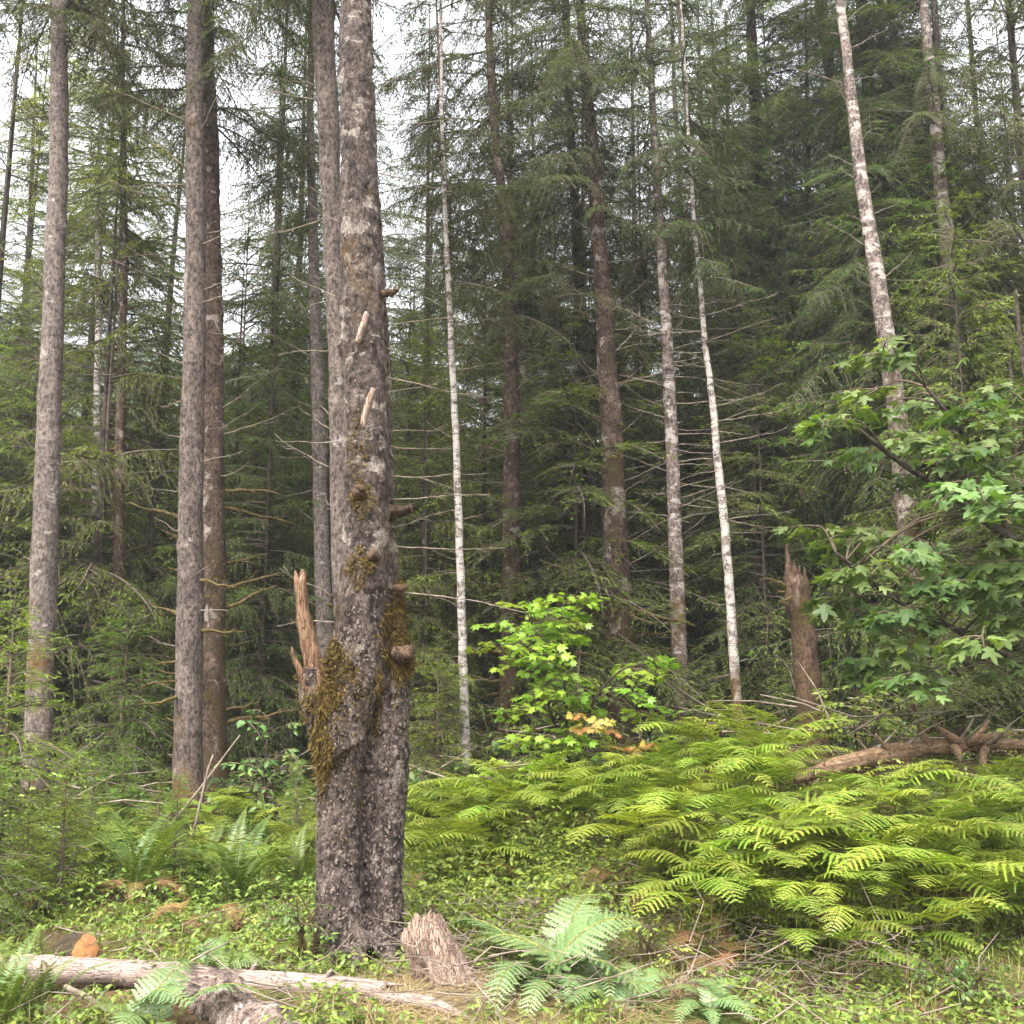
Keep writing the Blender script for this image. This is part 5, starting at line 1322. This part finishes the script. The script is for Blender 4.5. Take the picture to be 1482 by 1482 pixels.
t_ = rg.integers(0, len(mp_), m); b = mp_[t_] + norm(rg.normal(0, 1, (m, 3)) * np.array([.15, 1, 1])) * (mr_[t_] * rg.uniform(.95, 1.05, m))[:, None]
dd = rg.normal(0, .4, (m, 3)) + np.array([0, 0, -1.0]) @ Rm.T * rg.uniform(0, 1.2, (m, 1))
V, Q = leaf_quads(b, dd, rg.uniform(.02, .085, m), rg.uniform(.005, .012, m)); mb.add(V, Q)
part('moss', mb.mesh('moss', [M['moss']], False), mlog)['kind'] = 'stuff'

# ================================================================== STUFF ON THE GROUND
def scatter(n, pxr, dr, seed, keep=None):
    r = np.random.default_rng(seed)
    d = r.uniform(dr[0] ** .5, dr[1] ** .5, n) ** 2
    px = r.uniform(pxr[0], pxr[1], n); x = (px - 741) / FPX * d * 1.03
    if keep is not None:
        k = keep(x, d, px, r); x, d = x[k], d[k]
    return np.stack([x, d, ground_z(x, d)], 1), r

BARE = [(P(125, 1380, 5.8)[0], 5.7, .22), (P(92, 1380, 6.1)[0], 6.05, .2), (P(50, 1340, 6.8)[0], 6.75, .2), (P(163, 1330, 7.3)[0], 7.2, .25), (P(212, 1330, 7.4)[0], 7.25, .3), (P(625, 1430, 5.4)[0], 5.35, .28), (P(300, 1450, 5.0)[0], 4.95, .3), (P(350, 1470, 4.8)[0], 4.7, .3), (P(600, 1450, 5.0)[0], 5.0, .25)]
def bare_ok(x, d):
    k = np.ones(len(x), bool)
    for (bx, bd, br) in BARE: k &= (x - bx) ** 2 + (d - bd) ** 2 > br * br
    k &= ~((x < -.35) & (x > -3) & (d > 4.98) & (d < 5.32))
    return k
def blades(pos, r, hmin, hmax, wid, lean, mat, name, label, cat, perclump=1, arch=.5):
    if name != 'straw_litter': pos = pos[bare_ok(pos[:, 0], pos[:, 1])]
    n = len(pos)
    h = r.uniform(hmin, hmax, n); a = r.uniform(0, 6.28, n); ln = np.abs(r.normal(0, lean, n)) + (1.1 if name == 'straw_litter' else .1)
    dirh = np.stack([np.cos(a), np.sin(a), np.zeros(n)], 1); side = np.stack([-np.sin(a), np.cos(a), np.zeros(n)], 1)
    def at(t): return pos + dirh * (ln * h * t ** 1.6)[:, None] + np.array([0, 0, 1.0]) * (h * (t - arch * np.minimum(1, ln) * t * t))[:, None]
    w = wid * r.uniform(.6, 1.4, n)[:, None]
    V = np.stack([pos - side * w, pos + side * w, at(np.full(n, .35)) - side * w * .9, at(np.full(n, .35)) + side * w * .9, at(np.full(n, .7)) - side * w * .6, at(np.full(n, .7)) + side * w * .6, at(np.ones(n)) - side * w * .1, at(np.ones(n)) + side * w * .1], 1).reshape(-1, 3)
    Q = rep(np.array([[0, 1, 3, 2], [2, 3, 5, 4], [4, 5, 7, 6]]), n, 8)
    mb = MB(); mb.add(V, Q)
    return setting(name, mb.mesh(name, [mat], False), 'stuff', label, cat)
def clump(n, k, pxr, dr, seed, spread, keep=None):
    c, r = scatter(n, pxr, dr, seed, keep)
    p = np.repeat(c, k, 0) + np.concatenate([r.normal(0, spread, (len(c) * k, 2)), np.zeros((len(c) * k, 1))], 1)
    p[:, 2] = ground_z(p[:, 0], p[:, 1]); return p, r
def near_keep(x, d, px, r):
    dens = vnoise(np.stack([x * 1.6, d * 1.6, x * 0], 1), 3)
    return (dens > .38)
p, r = clump(210, 18, (-40, 1520), (4.2, 7.6), 1, .07, near_keep)
blades(p, r, .04, .17, .0020, 1.1, M['drygrass'], 'dry_grass', 'tan dry grass in tufts over the clearing floor', 'grass')
p, r = clump(330, 20, (560, 880), (4.4, 5.7), 7, .07, None)
blades(p, r, .05, .22, .002, 1.3, M['drygrass'], 'straw_litter', 'matted straw and dead needles around the stump', 'litter', arch=.8)
p, r = clump(1100, 18, (-40, 1520), (4.2, 9.5), 2, .08, lambda x, d, px, r: vnoise(np.stack([x * 1.3 + 9, d * 1.3, x * 0], 1), 4) > .42)
blades(p, r, .04, .18, .0022, .8, M['grass'], 'green_grass', 'green grass tufts over the clearing floor', 'grass')

def cover(n, pxr, dr, seed, size, h, mat, name, label, keep=None):
    p, r = scatter(n, pxr, dr, seed, keep)
    p = p[bare_ok(p[:, 0], p[:, 1])]
    k = len(p); mb = MB()
    p = p + np.stack([np.zeros(k), np.zeros(k), r.uniform(.01, 1, k) ** 1.3 * h], 1)
    for j in range(3):
        add_leaves(mb, OVAL, p, r.uniform(0, 6.28, k), r.uniform(-.3, .7, k), r.normal(0, .3, k), size * r.uniform(.5, 1.3, k))
    return setting(name, mb.mesh(name, [mat], False), 'stuff', label, 'ground cover')
cover(22000, (-40, 1520), (4.2, 9), 11, .036, .13, M['cover'], 'ground_cover', 'low green leafy plants carpeting the clearing', lambda x, d, px, r: vnoise(np.stack([x * 1.1, d * 1.1 + 4, x * 0], 1), 8) > .28)
cover(16000, (600, 1540), (5.9, 9.8), 12, .038, .42, M['bramble'], 'bramble_cover', 'leafy brambles woven through the foot of the fern bank', lambda x, d, px, r: (vnoise(np.stack([x * 1.4, d * 1.4 + 4, x * 0], 1), 9) > .40) & ~((px > 1120) & (d > 7.7)))
cover(6000, (-40, 480), (6.6, 12), 13, .040, .28, M['cover'], 'shade_cover', 'leafy undergrowth on the left under the grey trunks', None)
cover(12000, (-200, 1700), (10.5, 24), 14, .075, .40, M['shrubleaf'], 'wood_cover', 'dim leafy undergrowth over the floor of the wood', lambda x, d, px, r: vnoise(np.stack([x * .7, d * .7 + 4, x * 0], 1), 19) > .40)

def twigs(n, pxr, dr, seed, lr, rr, mat, name, label, zr=(.0, .06), keep=None):
    p, r = scatter(n, pxr, dr, seed, keep); mb = MB()
    for q in p:
        a = r.uniform(0, 6.28); l = r.uniform(*lr); el = r.normal(.05, .22)
        d = np.array([math.cos(a) * math.cos(el), math.sin(a) * math.cos(el), math.sin(el)])
        b = q + np.array([0, 0, r.uniform(*zr)])
        pts = np.stack([b, b + d * l * .5 + r.normal(0, .06 * l, 3), b + d * l + r.normal(0, .08 * l, 3)])
        pts[:, 2] = np.maximum(pts[:, 2], q[2] + .005)
        rad = r.uniform(*rr)
        V, Q, T = tube(pts, [rad, rad * .8, rad * .4], 4, cap=False); mb.add(V, Q)
    return setting(name, mb.mesh(name, [mat]), 'stuff', label, 'litter')
twigs(800, (-40, 1520), (4.2, 8.5), 21, (.08, .5), (.0015, .006), M['deadbranch'], 'twig_litter', 'dead twigs strewn over the clearing floor')
twigs(420, (590, 900), (4.9, 7.0), 22, (.08, .4), (.001, .0045), M['deadbranch'], 'brush_litter', 'pile of dry brush behind the stump', (0, .25))
twigs(260, (960, 1300), (5.2, 6.4), 23, (.1, .5), (.001, .004), M['deadbranch'], 'dry_brush', 'dry twigs below the dark foot of the fern bank', (0, .25))
twigs(700, (-100, 1600), (9, 22), 24, (.3, 1.6), (.004, .016), M['deadbranch'], 'wood_brush', 'dead branches lying over the floor of the wood', (0, .6))
p, r = clump(400, 30, (-40, 1520), (4.2, 8), 31, .12, None)
mb = MB(); k = len(p); add_leaves(mb, OVAL, p + np.array([0, 0, .012]), r.uniform(0, 6.28, k), r.normal(0, .35, k), r.normal(0, .35, k), r.uniform(.010, .032, k))
setting('leaf_litter', mb.mesh('leaf_litter', [M['deadneedle']], False), 'stuff', 'brown fallen leaves and needles on the clearing floor', 'litter')

# ================================================================== AIR, SKY, LIGHT, CAMERA
HAZE = True
if HAZE:  # scattering mist for the far air, also added in place of lens glare
    x0, x1, y0, y1, z0, z1 = -225, 150, -20, 262, -12, 80
    vs = [(x, y, z) for x in (x0, x1) for y in (y0, y1) for z in (z0, z1)]
    mb = MB(); mb.add(vs, np.array([[0, 1, 3, 2], [4, 6, 7, 5], [0, 4, 5, 1], [2, 3, 7, 6], [0, 2, 6, 4], [1, 5, 7, 3]]))
    hm = bpy.data.materials.new('haze'); hm.use_nodes = True; nt = hm.node_tree; nt.nodes.clear()
    pv = nt.nodes.new('ShaderNodeVolumePrincipled'); pv.inputs['Color'].default_value = (.93, .95, .98, 1); pv.inputs['Density'].default_value = .0015; pv.inputs['Anisotropy'].default_value = .3
    out = nt.nodes.new('ShaderNodeOutputMaterial'); nt.links.new(pv.outputs[0], out.inputs['Volume'])
    setting('haze', mb.mesh('haze', [hm], False), 'stuff', 'thin pale mist in the wood, also standing in for lens glare', 'haze')

SUN_EL, SUN_AZ = math.radians(58), math.radians(-150)   # azimuth from +Y, clockwise
w = bpy.data.worlds.new('World'); scene.world = w; w.use_nodes = True
nt = w.node_tree; N = nt.nodes; L = nt.links; N.clear()
sky = N.new('ShaderNodeTexSky'); sky.sky_type = 'NISHITA'; sky.sun_disc = False
sky.sun_elevation = SUN_EL; sky.sun_rotation = SUN_AZ
sky.air_density = 1.0; sky.dust_density = 6.0; sky.ozone_density = 1.0; sky.altitude = 0
hs = N.new('ShaderNodeHueSaturation'); hs.inputs['Saturation'].default_value = .18
bg = N.new('ShaderNodeBackground'); bg.inputs['Strength'].default_value = .15
wo = N.new('ShaderNodeOutputWorld')
L.new(sky.outputs[0], hs.inputs['Color']); L.new(hs.outputs[0], bg.inputs['Color']); L.new(bg.outputs[0], wo.inputs[0])

sl = bpy.data.lights.new('sun', 'SUN'); sl.energy = 1.1; sl.angle = math.radians(25); sl.color = (1.0, .955, .88)
so = bpy.data.objects.new('sun', sl); COL.objects.link(so)
sd = Vector((math.sin(SUN_AZ) * math.cos(SUN_EL), math.cos(SUN_AZ) * math.cos(SUN_EL), math.sin(SUN_EL)))
so.rotation_euler = sd.to_track_quat('Z', 'Y').to_euler(); so.location = (0, 0, 40)

cam = bpy.data.cameras.new('camera'); co = bpy.data.objects.new('camera', cam); COL.objects.link(co)
cam.sensor_width = 36; cam.lens = 36 * FPX / 1482; cam.clip_start = .05; cam.clip_end = 2000
co.location = (0, 0, CAMZ); co.rotation_euler = (math.pi / 2 + PITCH, 0, 0)
scene.camera = co

scene.view_settings.view_transform = 'Standard'; scene.view_settings.look = 'None'
scene.view_settings.exposure = 2.35; scene.view_settings.gamma = 1; scene.view_settings.use_curve_mapping = False
cy = scene.cycles
cy.max_bounces = 5; cy.diffuse_bounces = 3; cy.glossy_bounces = 2; cy.transmission_bounces = 3; cy.volume_bounces = 0; cy.transparent_max_bounces = 4
cy.caustics_reflective = False; cy.caustics_refractive = False
cy.use_denoising = True
try:
    cy.denoiser = 'OPENIMAGEDENOISE'; cy.denoising_input_passes = 'RGB_ALBEDO_NORMAL'
except Exception: pass
cy.use_adaptive_sampling = True; cy.adaptive_threshold = .02
cy.sample_clamp_indirect = 6
